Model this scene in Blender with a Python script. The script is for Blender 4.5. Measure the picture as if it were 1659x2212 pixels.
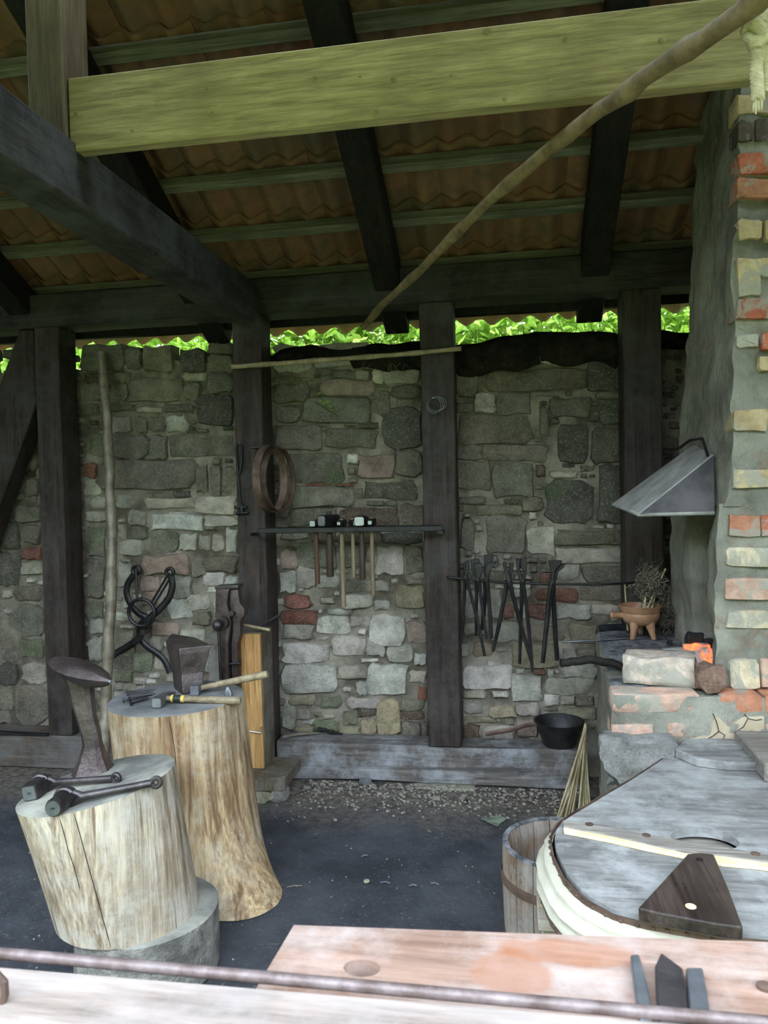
import bpy, bmesh, math, random
from mathutils import Vector, Matrix, noise

# ------------------------------------------------------------------ scene, camera, light
scene = bpy.context.scene
for o in list(bpy.data.objects):
    bpy.data.objects.remove(o)
COL = scene.collection
F, W, H = 1640.0, 1659, 2212
YAW, PITCH, ROLL = math.radians(9.65), math.radians(-1.7), math.radians(1.32)
EYE = Vector((0, 0, 1.55))
FRONT_EAVE = 0.3          # how far the front roof slope comes down
TREE_H = 5.2               # height of the unseen tree crowns behind the viewer, set for the light
_f0 = Vector((-math.sin(YAW), math.cos(YAW), 0)); _r0 = Vector((math.cos(YAW), math.sin(YAW), 0)); _u0 = Vector((0, 0, 1))
FWD = _f0*math.cos(PITCH) + _u0*math.sin(PITCH)
_up = _u0*math.cos(PITCH) - _f0*math.sin(PITCH)
RGT = _r0*math.cos(ROLL) - _up*math.sin(ROLL)
UPV = _up*math.cos(ROLL) + _r0*math.sin(ROLL)
cam_data = bpy.data.cameras.new('camera'); cam = bpy.data.objects.new('camera', cam_data); COL.objects.link(cam)
cam.matrix_world = Matrix(((RGT.x, UPV.x, -FWD.x, EYE.x), (RGT.y, UPV.y, -FWD.y, EYE.y), (RGT.z, UPV.z, -FWD.z, EYE.z), (0, 0, 0, 1)))
cam_data.sensor_fit = 'HORIZONTAL'; cam_data.sensor_width = 36.0
cam_data.lens = 36.0*F/W
cam_data.clip_start = 0.05; cam_data.clip_end = 200
cam_data.dof.use_dof = True; cam_data.dof.focus_distance = 3.2; cam_data.dof.aperture_fstop = 11.0
scene.camera = cam

world = bpy.data.worlds.new('overcast_sky'); scene.world = world; world.use_nodes = True
wb = world.node_tree.nodes['Background']
wb.inputs[0].default_value = (0.72, 0.86, 1.0, 1); wb.inputs[1].default_value = 1.0

vs = scene.view_settings
vs.view_transform = 'Standard'; vs.look = 'None'; vs.gamma = 1.0; vs.use_curve_mapping = False
vs.exposure = 3.65

# ------------------------------------------------------------------ pixel -> place
def ray(x, y): return FWD + RGT*((x-829.5)/F) - UPV*((y-1106)/F)
def AY(x, y, Y):
    d = ray(x, y); return EYE + d*(Y/d.y)
def AZ(x, y, Z):
    d = ray(x, y); return EYE + d*((Z-EYE.z)/d.z)
def AX(x, y, X):
    d = ray(x, y); return EYE + d*(X/d.x)
def APL(x, y, p0, n):
    d = ray(x, y); return EYE + d*((p0-EYE).dot(n)/d.dot(n))
RND = random.Random(7)
def nz(p, s=1.0): return noise.noise(Vector(p)*s)

# ------------------------------------------------------------------ materials
MATS = {}
def mat(name, build):
    if name in MATS: return MATS[name]
    m = bpy.data.materials.new(name); m.use_nodes = True
    nt = m.node_tree; b = nt.nodes['Principled BSDF']
    build(nt, b); MATS[name] = m; return m
def L(nt, a, b): nt.links.new(a, b)
def noise_n(nt, vec, scale, detail=4, rough=.6, dist=0.0):
    n = nt.nodes.new('ShaderNodeTexNoise')
    n.inputs['Scale'].default_value = scale; n.inputs['Detail'].default_value = detail
    n.inputs['Roughness'].default_value = rough; n.inputs['Distortion'].default_value = dist
    if vec is not None: L(nt, vec, n.inputs['Vector'])
    return n.outputs['Fac']
def ramp(nt, fac, stops):
    r = nt.nodes.new('ShaderNodeValToRGB'); e = r.color_ramp.elements
    while len(e) < len(stops): e.new(0.5)
    for i, (p, c) in enumerate(stops):
        e[i].position = .5+(p-.5)*.62; e[i].color = (c[0], c[1], c[2], 1) if not isinstance(c, (int, float)) else (c, c, c, 1)
    L(nt, fac, r.inputs['Fac']); return r.outputs['Color']
def mixc(nt, fac, a, b, mode='MIX'):
    m = nt.nodes.new('ShaderNodeMix'); m.data_type = 'RGBA'; m.blend_type = mode
    if isinstance(fac, (int, float)): m.inputs[0].default_value = fac
    else: L(nt, fac, m.inputs[0])
    for k, v in ((6, a), (7, b)):
        if isinstance(v, tuple): m.inputs[k].default_value = (v[0], v[1], v[2], 1)
        else: L(nt, v, m.inputs[k])
    return m.outputs[2]
def bump(nt, b, h, strength=.3, dist=.01):
    n = nt.nodes.new('ShaderNodeBump'); n.inputs['Strength'].default_value = strength; n.inputs['Distance'].default_value = dist
    L(nt, h, n.inputs['Height']); L(nt, n.outputs['Normal'], b.inputs['Normal'])
def coords(nt, world_space=False, scale=(1, 1, 1)):
    if world_space:
        g = nt.nodes.new('ShaderNodeNewGeometry'); v = g.outputs['Position']
    else:
        t = nt.nodes.new('ShaderNodeTexCoord'); v = t.outputs['Object']
    if scale != (1, 1, 1):
        m = nt.nodes.new('ShaderNodeMapping'); m.inputs['Scale'].default_value = scale; L(nt, v, m.inputs['Vector']); v = m.outputs['Vector']
    return v

def wood(name, c1, c2, axis='Z', dust=None, rough=.75, grain=26, bumps=.35, spots=None):
    """sawn or worn timber with the grain along one axis"""
    def b(nt, p):
        sc = {'X': (1.2, grain, grain), 'Y': (grain, 1.2, grain), 'Z': (grain, grain, 1.2)}[axis]
        v = coords(nt, False, sc); f = noise_n(nt, v, 1.0, 6, .65, .9)
        f2 = noise_n(nt, v, 4.5, 4, .7, .4)
        col = ramp(nt, f, [(.26, c1), (.74, c2)])
        col = mixc(nt, 1.0, col, ramp(nt, f2, [(.22, (.58, .56, .54)), (.78, (1.32, 1.30, 1.28))]), 'MULTIPLY')
        big = noise_n(nt, coords(nt, True), 3.0, 4, .6)
        col = mixc(nt, ramp(nt, big, [(.35, 0.0), (.75, .55)]), col, tuple(x*.6 for x in c1))
        if dust:
            dm = noise_n(nt, coords(nt, True), 5.0, 8, .75)
            col = mixc(nt, ramp(nt, dm, [(.42, 0.0), (.74, .8)]), col, dust)
        if spots:
            sm = noise_n(nt, v, .8, 5, .7, .5)
            col = mixc(nt, ramp(nt, sm, [(.55, 0.0), (.70, .85)]), col, spots)
        h_ = nt.nodes.new('ShaderNodeMath'); h_.operation = 'ADD'; L(nt, f, h_.inputs[0]); L(nt, f2, h_.inputs[1]); f = h_.outputs[0]
        L(nt, col, p.inputs['Base Color']); p.inputs['Roughness'].default_value = rough
        p.inputs['Specular IOR Level'].default_value = .25
        bump(nt, p, f, bumps, .006)
    return mat(name+'_'+axis, b)

def plain(name, c1, c2, scale=8, rough=.7, metal=0.0, bumps=.25, bdist=.006, bscale=40, spec=.4):
    def b(nt, p):
        v = coords(nt, True); f = noise_n(nt, v, scale, 6, .65)
        L(nt, ramp(nt, f, [(.3, c1), (.72, c2)]), p.inputs['Base Color'])
        p.inputs['Roughness'].default_value = rough; p.inputs['Metallic'].default_value = metal
        p.inputs['Specular IOR Level'].default_value = spec
        bump(nt, p, noise_n(nt, v, bscale, 5, .65), bumps, bdist)
    return mat(name, b)

def stone_mat(nt, p):
    oi = nt.nodes.new('ShaderNodeObjectInfo'); v = coords(nt, True)
    f = noise_n(nt, v, 9, 7, .7); g = noise_n(nt, v, 2.2, 4, .6); k = noise_n(nt, v, 95, 5, .75)
    col = mixc(nt, 1.0, oi.outputs['Color'], ramp(nt, f, [(.22, (.55, .53, .49)), (.78, (1.35, 1.33, 1.27))]), 'MULTIPLY')
    col = mixc(nt, ramp(nt, g, [(.46, 0.0), (.76, .5)]), col, (.15, .145, .12))
    moss = noise_n(nt, v, 3.4, 6, .7)
    col = mixc(nt, ramp(nt, moss, [(.62, 0.0), (.76, .55)]), col, (.11, .15, .06))
    col = mixc(nt, ramp(nt, k, [(.58, 0.0), (.72, .55)]), col, (.48, .46, .41))
    col = mixc(nt, ramp(nt, k, [(.24, .75), (.38, 0.0)]), col, (.06, .055, .045))
    L(nt, col, p.inputs['Base Color']); p.inputs['Roughness'].default_value = .92; p.inputs['Specular IOR Level'].default_value = .2
    h = nt.nodes.new('ShaderNodeMath'); h.operation = 'ADD'; L(nt, f, h.inputs[0]); L(nt, noise_n(nt, v, 34, 8, .75), h.inputs[1])
    bump(nt, p, h.outputs[0], 1.0, .022)
M_STONE = mat('rubble_stone', stone_mat)

def brick_mat(nt, p):
    oi = nt.nodes.new('ShaderNodeObjectInfo'); v = coords(nt, True)
    f = noise_n(nt, v, 14, 6, .7)
    col = mixc(nt, 1.0, oi.outputs['Color'], ramp(nt, f, [(.25, (.7, .68, .66)), (.75, (1.2, 1.2, 1.2))]), 'MULTIPLY')
    s = noise_n(nt, v, 7, 7, .7, .6)
    col = mixc(nt, ramp(nt, s, [(.50, 0.0), (.60, .8)]), col, (.33, .32, .27))
    L(nt, col, p.inputs['Base Color']); p.inputs['Roughness'].default_value = .9; p.inputs['Specular IOR Level'].default_value = .2
    bump(nt, p, noise_n(nt, v, 40, 6, .7), .8, .01)
M_BRICK = mat('fired_brick', brick_mat)
M_MORTAR = plain('earth_mortar', (.095, .08, .06), (.30, .265, .21), 5, .95, 0, .9, .016, 26, .15)
def lime_mat(nt, p):
    v = coords(nt, True); f = noise_n(nt, v, 3.5, 7, .65); g = noise_n(nt, v, 12, 6, .7)
    col = ramp(nt, f, [(.28, (.165, .155, .125)), (.5, (.275, .262, .215)), (.72, (.38, .36, .295))])
    col = mixc(nt, ramp(nt, g, [(.60, 0.0), (.72, .6)]), col, (.30, .19, .13))
    L(nt, col, p.inputs['Base Color']); p.inputs['Roughness'].default_value = .95; p.inputs['Specular IOR Level'].default_value = .15
    bump(nt, p, noise_n(nt, coords(nt, True, (1, 1, .45)), 30, 7, .7), 1.0, .02)
M_LIME = mat('lime_mortar', lime_mat)
M_CLAY = plain('yellow_clay', (.36, .285, .19), (.48, .395, .28), 6, .95, 0, .6, .010, 24, .15)

M_POST = wood('tarred_oak', (.020, .0145, .012), (.066, .047, .038), 'Z', dust=(.062, .055, .053), grain=22, rough=.7)
M_PLATE = wood('tarred_oak', (.016, .014, .012), (.052, .044, .036), 'X', dust=(.05, .05, .045), grain=22, rough=.75)
M_TIE = wood('tarred_oak', (.020, .019, .018), (.055, .052, .048), 'Y', dust=(.075, .075, .075), grain=22, rough=.75)
M_RAFTER = wood('black_rafter', (.008, .007, .006), (.022, .018, .015), 'Y', grain=20)
M_BATTEN = wood('grey_batten', (.10, .095, .070), (.21, .20, .15), 'X', grain=30)
M_NEWBEAM = wood('new_pine_beam', (.31, .25, .12), (.42, .345, .185), 'X', grain=16, bumps=.25, rough=.6)
M_KNOT = plain('wood_knot', (.19, .14, .06), (.33, .25, .12), 60, .7)
M_QPOST = wood('brown_post', (.10, .075, .042), (.19, .145, .085), 'Z', grain=20)
M_SILL = wood('ashy_sill', (.10, .085, .075), (.20, .18, .17), 'X', dust=(.34, .35, .37), grain=22, spots=(.06, .055, .05))
M_SILLD = wood('brown_sill', (.085, .068, .055), (.17, .14, .12), 'X', dust=(.15, .145, .14), grain=22)
M_STUMPW = wood('peeled_log', (.26, .155, .08), (.66, .49, .28), 'Z', dust=(.55, .47, .35), grain=18, bumps=.5, spots=(.15, .08, .04))
M_STUMPG = wood('weathered_log', (.24, .18, .12), (.60, .50, .37), 'Z', dust=(.50, .46, .40), grain=22, bumps=.5, spots=(.14, .085, .05))
M_ENDG = plain('log_end_grain', (.14, .135, .125), (.34, .325, .27), 6, .85, 0, .4, .004, 60)
M_ENDD = plain('sooty_log_end', (.10, .10, .105), (.22, .215, .21), 6, .85, 0, .4, .004, 60)
M_BARK = plain('grey_bark', (.10, .09, .08), (.26, .24, .21), 12, .95, 0, 1.0, .02, 26)
M_ORANGE = wood('fresh_cut_board', (.40, .20, .07), (.62, .37, .15), 'Z', grain=30, bumps=.2)
M_BLOCK = wood('old_block', (.095, .075, .05), (.20, .165, .115), 'Z', dust=(.22, .21, .20), grain=22)
M_STICK = plain('peeled_stick', (.20, .15, .085), (.38, .30, .18), 20, .6, 0, .3, .004, 60)
M_POLE = plain('bark_pole', (.12, .082, .04), (.25, .18, .09), 14, .65, 0, .5, .006, 50)
M_POLEG = plain('smooth_pole', (.12, .095, .065), (.27, .225, .16), 14, .4, 0, .35, .004, 50, .5)
M_IRON = plain('forged_iron', (.045, .038, .038), (.105, .09, .09), 14, .42, .75, .4, .004, 60, .5)
M_BLACKIRON = plain('black_iron', (.012, .011, .012), (.035, .032, .034), 14, .42, .5, .3, .003, 60, .5)
M_RUSTIRON = plain('rusty_iron', (.07, .042, .032), (.19, .12, .09), 10, .6, .4, .5, .004, 50, .4)
M_RUSTV = plain('rusty_vise_iron', (.045, .032, .03), (.12, .085, .08), 12, .45, .6, .5, .005, 50, .5)
M_ANVIL = plain('worn_anvil_iron', (.055, .04, .038), (.135, .105, .10), 9, .42, .7, .6, .006, 45, .5)
M_STEEL = plain('bright_steel', (.32, .33, .35), (.52, .53, .55), 12, .35, .8, .2, .002, 60, .5)
M_GREYIRON = plain('grey_steel', (.12, .125, .135), (.22, .225, .24), 14, .4, .7, .3, .003, 60, .5)
M_HANDLE = wood('ash_handle', (.16, .12, .075), (.32, .255, .165), 'Z', grain=60, bumps=.15, rough=.55)
M_HANDLED = wood('dark_handle', (.035, .025, .02), (.09, .065, .05), 'Z', grain=60, bumps=.15, rough=.5)
M_HANDLEB = wood('brown_handle', (.08, .042, .028), (.16, .09, .06), 'Z', grain=60, bumps=.15, rough=.5)
M_HANDLEX = plain('worn_handle', (.17, .125, .075), (.33, .26, .16), 24, .5, 0, .2, .003, 60)
M_TAPE_B = plain('black_tape', (.012, .012, .014), (.03, .03, .03), 20, .5)
M_TAPE_Y = plain('yellow_tape', (.55, .38, .05), (.65, .46, .10), 20, .5)
M_SOIL = plain('black_soil', (.010, .009, .008), (.028, .024, .018), 12, 1.0, 0, 1.0, .03, 18, .1)
M_TILE = None
def tile_mat(nt, p):
    oi = nt.nodes.new('ShaderNodeObjectInfo'); v = coords(nt, True); f = noise_n(nt, v, 7, 6, .7)
    a = ramp(nt, oi.outputs['Random'], [(0.0, (.20, .092, .052)), (.5, (.26, .13, .075)), (1.0, (.175, .105, .07))])
    col = mixc(nt, ramp(nt, f, [(.38, 0.0), (.72, .8)]), a, (.11, .085, .062))
    L(nt, col, p.inputs['Base Color']); p.inputs['Roughness'].default_value = .9; p.inputs['Specular IOR Level'].default_value = .2
    bump(nt, p, noise_n(nt, v, 45, 5, .6), .4, .006)
M_TILE = mat('clay_roof_tile', tile_mat)
M_POT = plain('glazed_terracotta', (.27, .125, .06), (.44, .255, .15), 6, .35, 0, .15, .003, 30, .5)
M_PAN = plain('sooty_pan_iron', (.02, .02, .021), (.06, .058, .058), 10, .5, .5, .3, .003, 50, .4)
M_HOODD = plain('sooty_shaded_sheet_iron', (.030, .027, .030), (.085, .075, .075), 7, .6, .3, .4, .004, 40, .4)  # soot tone kept dark so the hood's near side looks shaded
M_HOOD = plain('dusty_lit_sheet_iron', (.20, .19, .175), (.36, .345, .32), 9, .8, .0, .4, .004, 40, .4)  # dust tone lightened so the sloping hood top looks lit
M_REED = plain('dry_reed', (.34, .27, .14), (.55, .46, .28), 14, .6, 0, .2, .003, 60)
M_HERB = plain('dried_herb', (.10, .085, .06), (.22, .19, .14), 14, .9, 0, .3, .003, 60)
M_CANVAS = plain('cream_canvas', (.46, .42, .33), (.60, .56, .46), 6, .9, 0, .3, .004, 50, .2)
M_BELLOW = wood('dusty_bellows_board', (.15, .145, .14), (.30, .295, .285), 'X', dust=(.38, .38, .37), grain=9, bumps=.3, rough=.8)
M_STRAP = wood('split_batten', (.20, .18, .16), (.33, .30, .26), 'X', grain=22)
M_PALE = plain('pale_split_wood', (.58, .45, .25), (.74, .62, .40), 18, .8, 0, .5, .004, 60)
M_DARKWOOD = wood('polished_dark_wood', (.025, .017, .014), (.075, .055, .047), 'Y', grain=24, rough=.32, bumps=.12)
M_STAVE = wood('scorched_stave', (.14, .085, .055), (.33, .24, .17), 'Z', dust=(.30, .29, .27), grain=26)
M_CHAR = plain('charred_rim', (.05, .05, .052), (.24, .24, .25), 26, .95, 0, .8, .008, 60)
M_STAND = wood('stand_plank', (.26, .19, .11), (.46, .36, .24), 'X', dust=(.40, .39, .37), grain=20)
M_BENCH = wood('red_bench_board', (.24, .14, .10), (.34, .225, .18), 'X', dust=(.36, .295, .27), grain=14, bumps=.12, rough=.55)
def bench_stain(m, c, r):
    """a wet orange stain soaked into the middle of the bench board"""
    nt = m.node_tree; b = nt.nodes['Principled BSDF']; src = b.inputs['Base Color'].links[0].from_socket; v = coords(nt, True)
    s = nt.nodes.new('ShaderNodeVectorMath'); s.operation = 'SUBTRACT'; L(nt, v, s.inputs[0]); s.inputs[1].default_value = c
    k = nt.nodes.new('ShaderNodeVectorMath'); k.operation = 'MULTIPLY'; L(nt, s.outputs[0], k.inputs[0]); k.inputs[1].default_value = (1/r[0], 1/r[1], 0)
    l = nt.nodes.new('ShaderNodeVectorMath'); l.operation = 'LENGTH'; L(nt, k.outputs[0], l.inputs[0])
    a = nt.nodes.new('ShaderNodeMath'); a.operation = 'MULTIPLY_ADD'; L(nt, noise_n(nt, v, 14, 5, .6), a.inputs[0]); a.inputs[1].default_value = .9; L(nt, l.outputs['Value'], a.inputs[2])
    mr = nt.nodes.new('ShaderNodeMapRange'); L(nt, a.outputs[0], mr.inputs[0]); mr.inputs[1].default_value = 1.25; mr.inputs[2].default_value = 1.5; mr.inputs[3].default_value = .55; mr.inputs[4].default_value = 0.0
    L(nt, mixc(nt, mr.outputs[0], src, (.26, .095, .04)), b.inputs['Base Color'])
bench_stain(M_BENCH, tuple(AZ(1110, 2100, .95)), (.055, .05, 1)); bench_stain(M_BENCH, tuple(AZ(1230, 2060, .95)), (.10, .03, 1))
M_RAIL = wood('pale_rail', (.21, .165, .14), (.30, .25, .225), 'X', dust=(.275, .235, .22), grain=12, bumps=.1, rough=.7)
M_RODRUST = plain('worn_rod_iron', (.085, .055, .048), (.20, .155, .15), 26, .5, .3, .3, .003, 60, .5)
M_ASH = plain('white_ash', (.42, .44, .40), (.70, .70, .62), 20, 1.0, 0, .8, .01, 50, .1)
M_CHARCOAL = plain('charcoal', (.010, .010, .011), (.03, .03, .03), 20, .8, 0, .8, .008, 50, .3)
M_ROPE = plain('hemp_rope', (.34, .29, .17), (.52, .45, .29), 40, .9, 0, .6, .004, 90, .2)
M_BOARDWALL = wood('weathered_board', (.05, .043, .035), (.12, .10, .085), 'Z', grain=20)
M_LEAFDRY = plain('dry_leaf', (.30, .25, .16), (.48, .44, .30), 20, .8)
def ember_mat(nt, p):
    v = coords(nt, True); f = noise_n(nt, v, 26, 4, .6)
    L(nt, ramp(nt, f, [(.40, (.45, .42, .38)), (.56, (.10, .03, .02))]), p.inputs['Base Color'])
    L(nt, ramp(nt, f, [(.40, (.0, .0, .0)), (.52, (1.0, .13, .03)), (.70, (1.0, .26, .08))]), p.inputs['Emission Color'])
    p.inputs['Emission Strength'].default_value = .16; p.inputs['Roughness'].default_value = .9
M_EMBER = mat('glowing_ember', ember_mat)
def leaf_mat(nt, p, a=(.16, .30, .03), b=(.42, .58, .10)):
    oi = nt.nodes.new('ShaderNodeObjectInfo'); v = coords(nt, True)
    f = noise_n(nt, v, 9, 2, .5)
    col = ramp(nt, f, [(.3, a), (.7, b)])
    L(nt, col, p.inputs['Base Color']); p.inputs['Roughness'].default_value = .6
    tr = nt.nodes.new('ShaderNodeBsdfTranslucent'); L(nt, col, tr.inputs['Color'])
    mx = nt.nodes.new('ShaderNodeMixShader'); mx.inputs[0].default_value = .5
    out = nt.nodes['Material Output']; L(nt, p.outputs[0], mx.inputs[1]); L(nt, tr.outputs[0], mx.inputs[2]); L(nt, mx.outputs[0], out.inputs['Surface'])
M_LEAF = mat('fresh_leaf', leaf_mat)
M_TREE = mat('tree_leaf', lambda nt, p: leaf_mat(nt, p, (.11, .145, .055), (.26, .30, .12)))
M_GRASS = plain('meadow_grass', (.12, .17, .045), (.27, .32, .11), 3, .9, 0, .6, .02, 30, .1)
M_DRYGRASS = plain('straw_grass', (.16, .15, .07), (.33, .31, .16), 20, .9)
def floor_mat(nt, p):
    v = coords(nt, True); f = noise_n(nt, v, 2.4, 7, .65); g = noise_n(nt, v, 55, 4, .7)
    col = ramp(nt, f, [(.3, (.036, .038, .045)), (.7, (.075, .077, .088))])
    sx = nt.nodes.new('ShaderNodeSeparateXYZ'); L(nt, v, sx.inputs[0])
    ad = nt.nodes.new('ShaderNodeMath'); ad.operation = 'MULTIPLY_ADD'; L(nt, noise_n(nt, v, 4, 5, .6), ad.inputs[0]); ad.inputs[1].default_value = .55; L(nt, sx.outputs['Y'], ad.inputs[2])
    mr = nt.nodes.new('ShaderNodeMapRange'); L(nt, ad.outputs[0], mr.inputs[0]); mr.inputs[1].default_value = 3.62; mr.inputs[2].default_value = 3.95
    col = mixc(nt, mr.outputs[0], col, ramp(nt, noise_n(nt, v, 30, 5, .7), [(.3, (.075, .062, .052)), (.7, (.20, .175, .145))]))
    col = mixc(nt, ramp(nt, g, [(.66, 0.0), (.74, .35)]), col, (.22, .20, .18))
    L(nt, col, p.inputs['Base Color']); p.inputs['Roughness'].default_value = .95; p.inputs['Specular IOR Level'].default_value = .2
    bump(nt, p, noise_n(nt, v, 38, 6, .7), .7, .012)
M_FLOOR = mat('trodden_black_earth', floor_mat)
M_GRAVEL = plain('gravel_grit', (.12, .105, .09), (.38, .34, .29), 60, .95)
# ------------------------------------------------------------------ mesh helpers
WORLD = {}          # object -> world origin (things are not rotated at object level)
class MB:
    """collects shapes (world space) that become ONE mesh object"""
    def __init__(s): s.v = []; s.f = []; s.m = []; s.cur = 0
    def _add(s, vs, fs):
        o = len(s.v); s.v += [Vector(p) for p in vs]
        for f in fs: s.f.append([i+o for i in f]); s.m.append(s.cur)
        return s
    def box(s, x0, x1, y0, y1, z0, z1, M=None):
        p = [Vector((x, y, z)) for z in (z0, z1) for y in (y0, y1) for x in (x0, x1)]
        if M: p = [M @ q for q in p]
        return s._add(p, [(0, 2, 3, 1), (4, 5, 7, 6), (0, 1, 5, 4), (2, 6, 7, 3), (0, 4, 6, 2), (1, 3, 7, 5)])
    def rings(s, rs, cap0=True, cap1=True, closed=False):
        n = len(rs[0]); vs = [p for r in rs for p in r]; fs = []
        k = len(rs)
        for i in range(k if closed else k-1):
            a, b = i*n, ((i+1) % k)*n
            for j in range(n):
                fs.append((a+j, a+(j+1) % n, b+(j+1) % n, b+j))
        if not closed:
            if cap0: fs.append(tuple(reversed(range(n))))
            if cap1: fs.append(tuple(range((k-1)*n, k*n)))
        return s._add(vs, fs)
    def tube(s, pts, rad, n=10, closed=False, flat=1.0, up=None):
        pts = [Vector(p) for p in pts]; k = len(pts)
        if not isinstance(rad, (list, tuple)): rad = [rad]*k
        rs = []; prev = None
        for i in range(k):
            if closed: t = pts[(i+1) % k]-pts[i-1]
            else: t = pts[min(i+1, k-1)]-pts[max(i-1, 0)]
            t.normalize()
            if up is not None: b = Vector(up)
            elif prev is None: b = Vector((0, 0, 1)) if abs(t.z) < .9 else Vector((1, 0, 0))
            else: b = prev
            x = t.cross(b)
            if x.length < 1e-6: x = t.cross(Vector((1, 0, 0)))
            x.normalize(); y = x.cross(t).normalized(); prev = y
            rs.append([pts[i]+x*(math.cos(2*math.pi*j/n)*rad[i])+y*(math.sin(2*math.pi*j/n)*rad[i]*flat) for j in range(n)])
        return s.rings(rs, closed=closed)
    def lathe(s, prof, c, n=24, M=None, cap0=True, cap1=True):
        c = Vector(c); rs = []
        for r, z in prof:
            ring = [Vector((r*math.cos(2*math.pi*j/n), r*math.sin(2*math.pi*j/n), z)) for j in range(n)]
            rs.append([c+(M @ q if M else q) for q in ring])
        return s.rings(rs, cap0, cap1)
    def prism(s, poly, d):
        """poly: 3D points, pushed along vector d"""
        d = Vector(d); n = len(poly)
        return s.rings([[Vector(p) for p in poly], [Vector(p)+d for p in poly]])
    def quad(s, *p): return s._add(p, [tuple(range(len(p)))])
    def build(s, name, material, parent=None, smooth=40, bevel=0.0, seg=1, jitter=None, keep_origin=None, mats=None):
        me = bpy.data.meshes.new(name)
        if parent is not None: org = WORLD[parent]
        elif keep_origin is not None: org = Vector(keep_origin)
        else:
            xs = [p.x for p in s.v]; ys = [p.y for p in s.v]; zs = [p.z for p in s.v]
            org = Vector(((min(xs)+max(xs))/2, (min(ys)+max(ys))/2, min(zs)))
        me.from_pydata([tuple(p-org) for p in s.v], [], s.f)
        for m in (mats or [material]): me.materials.append(m)
        if mats:
            for p, i in zip(me.polygons, s.m): p.material_index = i
        bm = bmesh.new(); bm.from_mesh(me)
        bmesh.ops.recalc_face_normals(bm, faces=bm.faces)
        if bevel > 0:
            es = [e for e in bm.edges if len(e.link_faces) == 2 and e.calc_face_angle(0) > .5]
            bmesh.ops.bevel(bm, geom=es, offset=bevel, segments=seg, affect='EDGES', profile=.6)
        bm.to_mesh(me); bm.free()
        if smooth:
            me.shade_smooth(); me.set_sharp_from_angle(angle=math.radians(smooth))
        o = bpy.data.objects.new(name, me); COL.objects.link(o)
        if parent is not None: o.parent = parent
        else: o.location = org
        WORLD[o] = org
        return o
def tag(o, label=None, cat=None, group=None, kind=None):
    if label: o['label'] = label
    if cat: o['category'] = cat
    if group: o['group'] = group
    if kind: o['kind'] = kind
    return o
def thing(name, label, cat, loc, group=None):
    o = bpy.data.objects.new(name, None); COL.objects.link(o); o.location = loc; o.empty_display_size = .05
    WORLD[o] = Vector(loc); return tag(o, label, cat, group)
def struct_empty(name, loc=(0, 0, 0)):
    o = bpy.data.objects.new(name, None); COL.objects.link(o); o.location = loc; WORLD[o] = Vector(loc); o['kind'] = 'structure'; return o
def rock(mb, c, size, seed, rough=.35, sub=2, M=None):
    bm = bmesh.new(); bmesh.ops.create_icosphere(bm, subdivisions=sub, radius=1)
    vs = []
    for v in bm.verts:
        d = v.co.normalized(); k = 1+rough*noise.noise(d*1.3+Vector((seed*3.1, seed*1.7, seed)))+rough*.35*noise.noise(d*3.5+Vector((seed, 0, 9)))+(rough*.16*noise.noise(d*9+Vector((seed, 2, 9))) if sub > 2 else 0)
        q = Vector((max(-.8, min(.8, d.x*1.15)), max(-.8, min(.8, d.y*1.15)), max(-.78, min(.78, d.z*1.15))))*k
        q = Vector((q.x*size[0], q.y*size[1], q.z*size[2]))
        if M: q = M @ q
        vs.append(Vector(c)+q)
    fs = [[v.index for v in f.verts] for f in bm.faces]; bm.free()
    mb._add(vs, fs); return mb
def wobble_beam(mb, x0, x1, y0, y1, z0, z1, axis, amp=.006, seg=10, seed=0):
    """sawn timber: a box cut into segments whose section wanders a little"""
    lo = {'X': (x0, x1), 'Y': (y0, y1), 'Z': (z0, z1)}[axis]; rs = []
    for i in range(seg+1):
        t = lo[0]+(lo[1]-lo[0])*i/seg; r = []
        for k, (a, b) in enumerate(((0, 0), (1, 0), (1, 1), (0, 1))):
            w = Vector((t*2.1, seed*7.3+k*3.3, 1.7)); da = amp*noise.noise(w); db = amp*noise.noise(w+Vector((9, 5, 2)))
            if axis == 'X': r.append(Vector((t, (y0, y1)[a]+da, (z0, z1)[b]+db)))
            if axis == 'Y': r.append(Vector(((x0, x1)[a]+da, t, (z0, z1)[b]+db)))
            if axis == 'Z': r.append(Vector(((x0, x1)[a]+da, (y0, y1)[b]+db, t)))
        rs.append(r)
    return mb.rings(rs)
def pxpoly(pts, off, sc): return [(off[0]+x/sc, off[1]+y/sc) for x, y in pts]
def plate(mb, pts, Y, th, off=(0, 0), sc=1.0):
    poly = [AY(x, y, Y) for x, y in pxpoly(pts, off, sc)]
    return mb.prism(poly, (0, th, 0))
# ================================================================== THE SETTING
YP = 3.91                                    # front of the post row and of the sill
# ---- floor of trodden earth
def grid(mb, xs, ys, fz):
    vs = [Vector((x, y, fz(x, y))) for y in ys for x in xs]; n = len(xs)
    mb._add(vs, [(j*n+i, j*n+i+1, (j+1)*n+i+1, (j+1)*n+i) for j in range(len(ys)-1) for i in range(n-1)])
def lin(a, b, n): return [a+(b-a)*i/n for i in range(n+1)]
m = MB(); grid(m, lin(-3.6, 2.4, 100), lin(.25, 4.5, 72), lambda x, y: -.006+.010*nz((x, y, 0), 2.2)+.005*nz((x, y, 3), 9))
m.box(-3.6, 2.4, .25, 4.5, -.12, -.03)
tag(m.build('floor', M_FLOOR, smooth=60, keep_origin=(0, 0, 0)), kind='structure')
m = MB(); m.box(-20, 20, -22, .25, -.16, -.05); m.box(-20, -3.6, .25, 4.6, -.16, -.05); m.box(2.4, 20, .25, 4.6, -.16, -.05)
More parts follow.
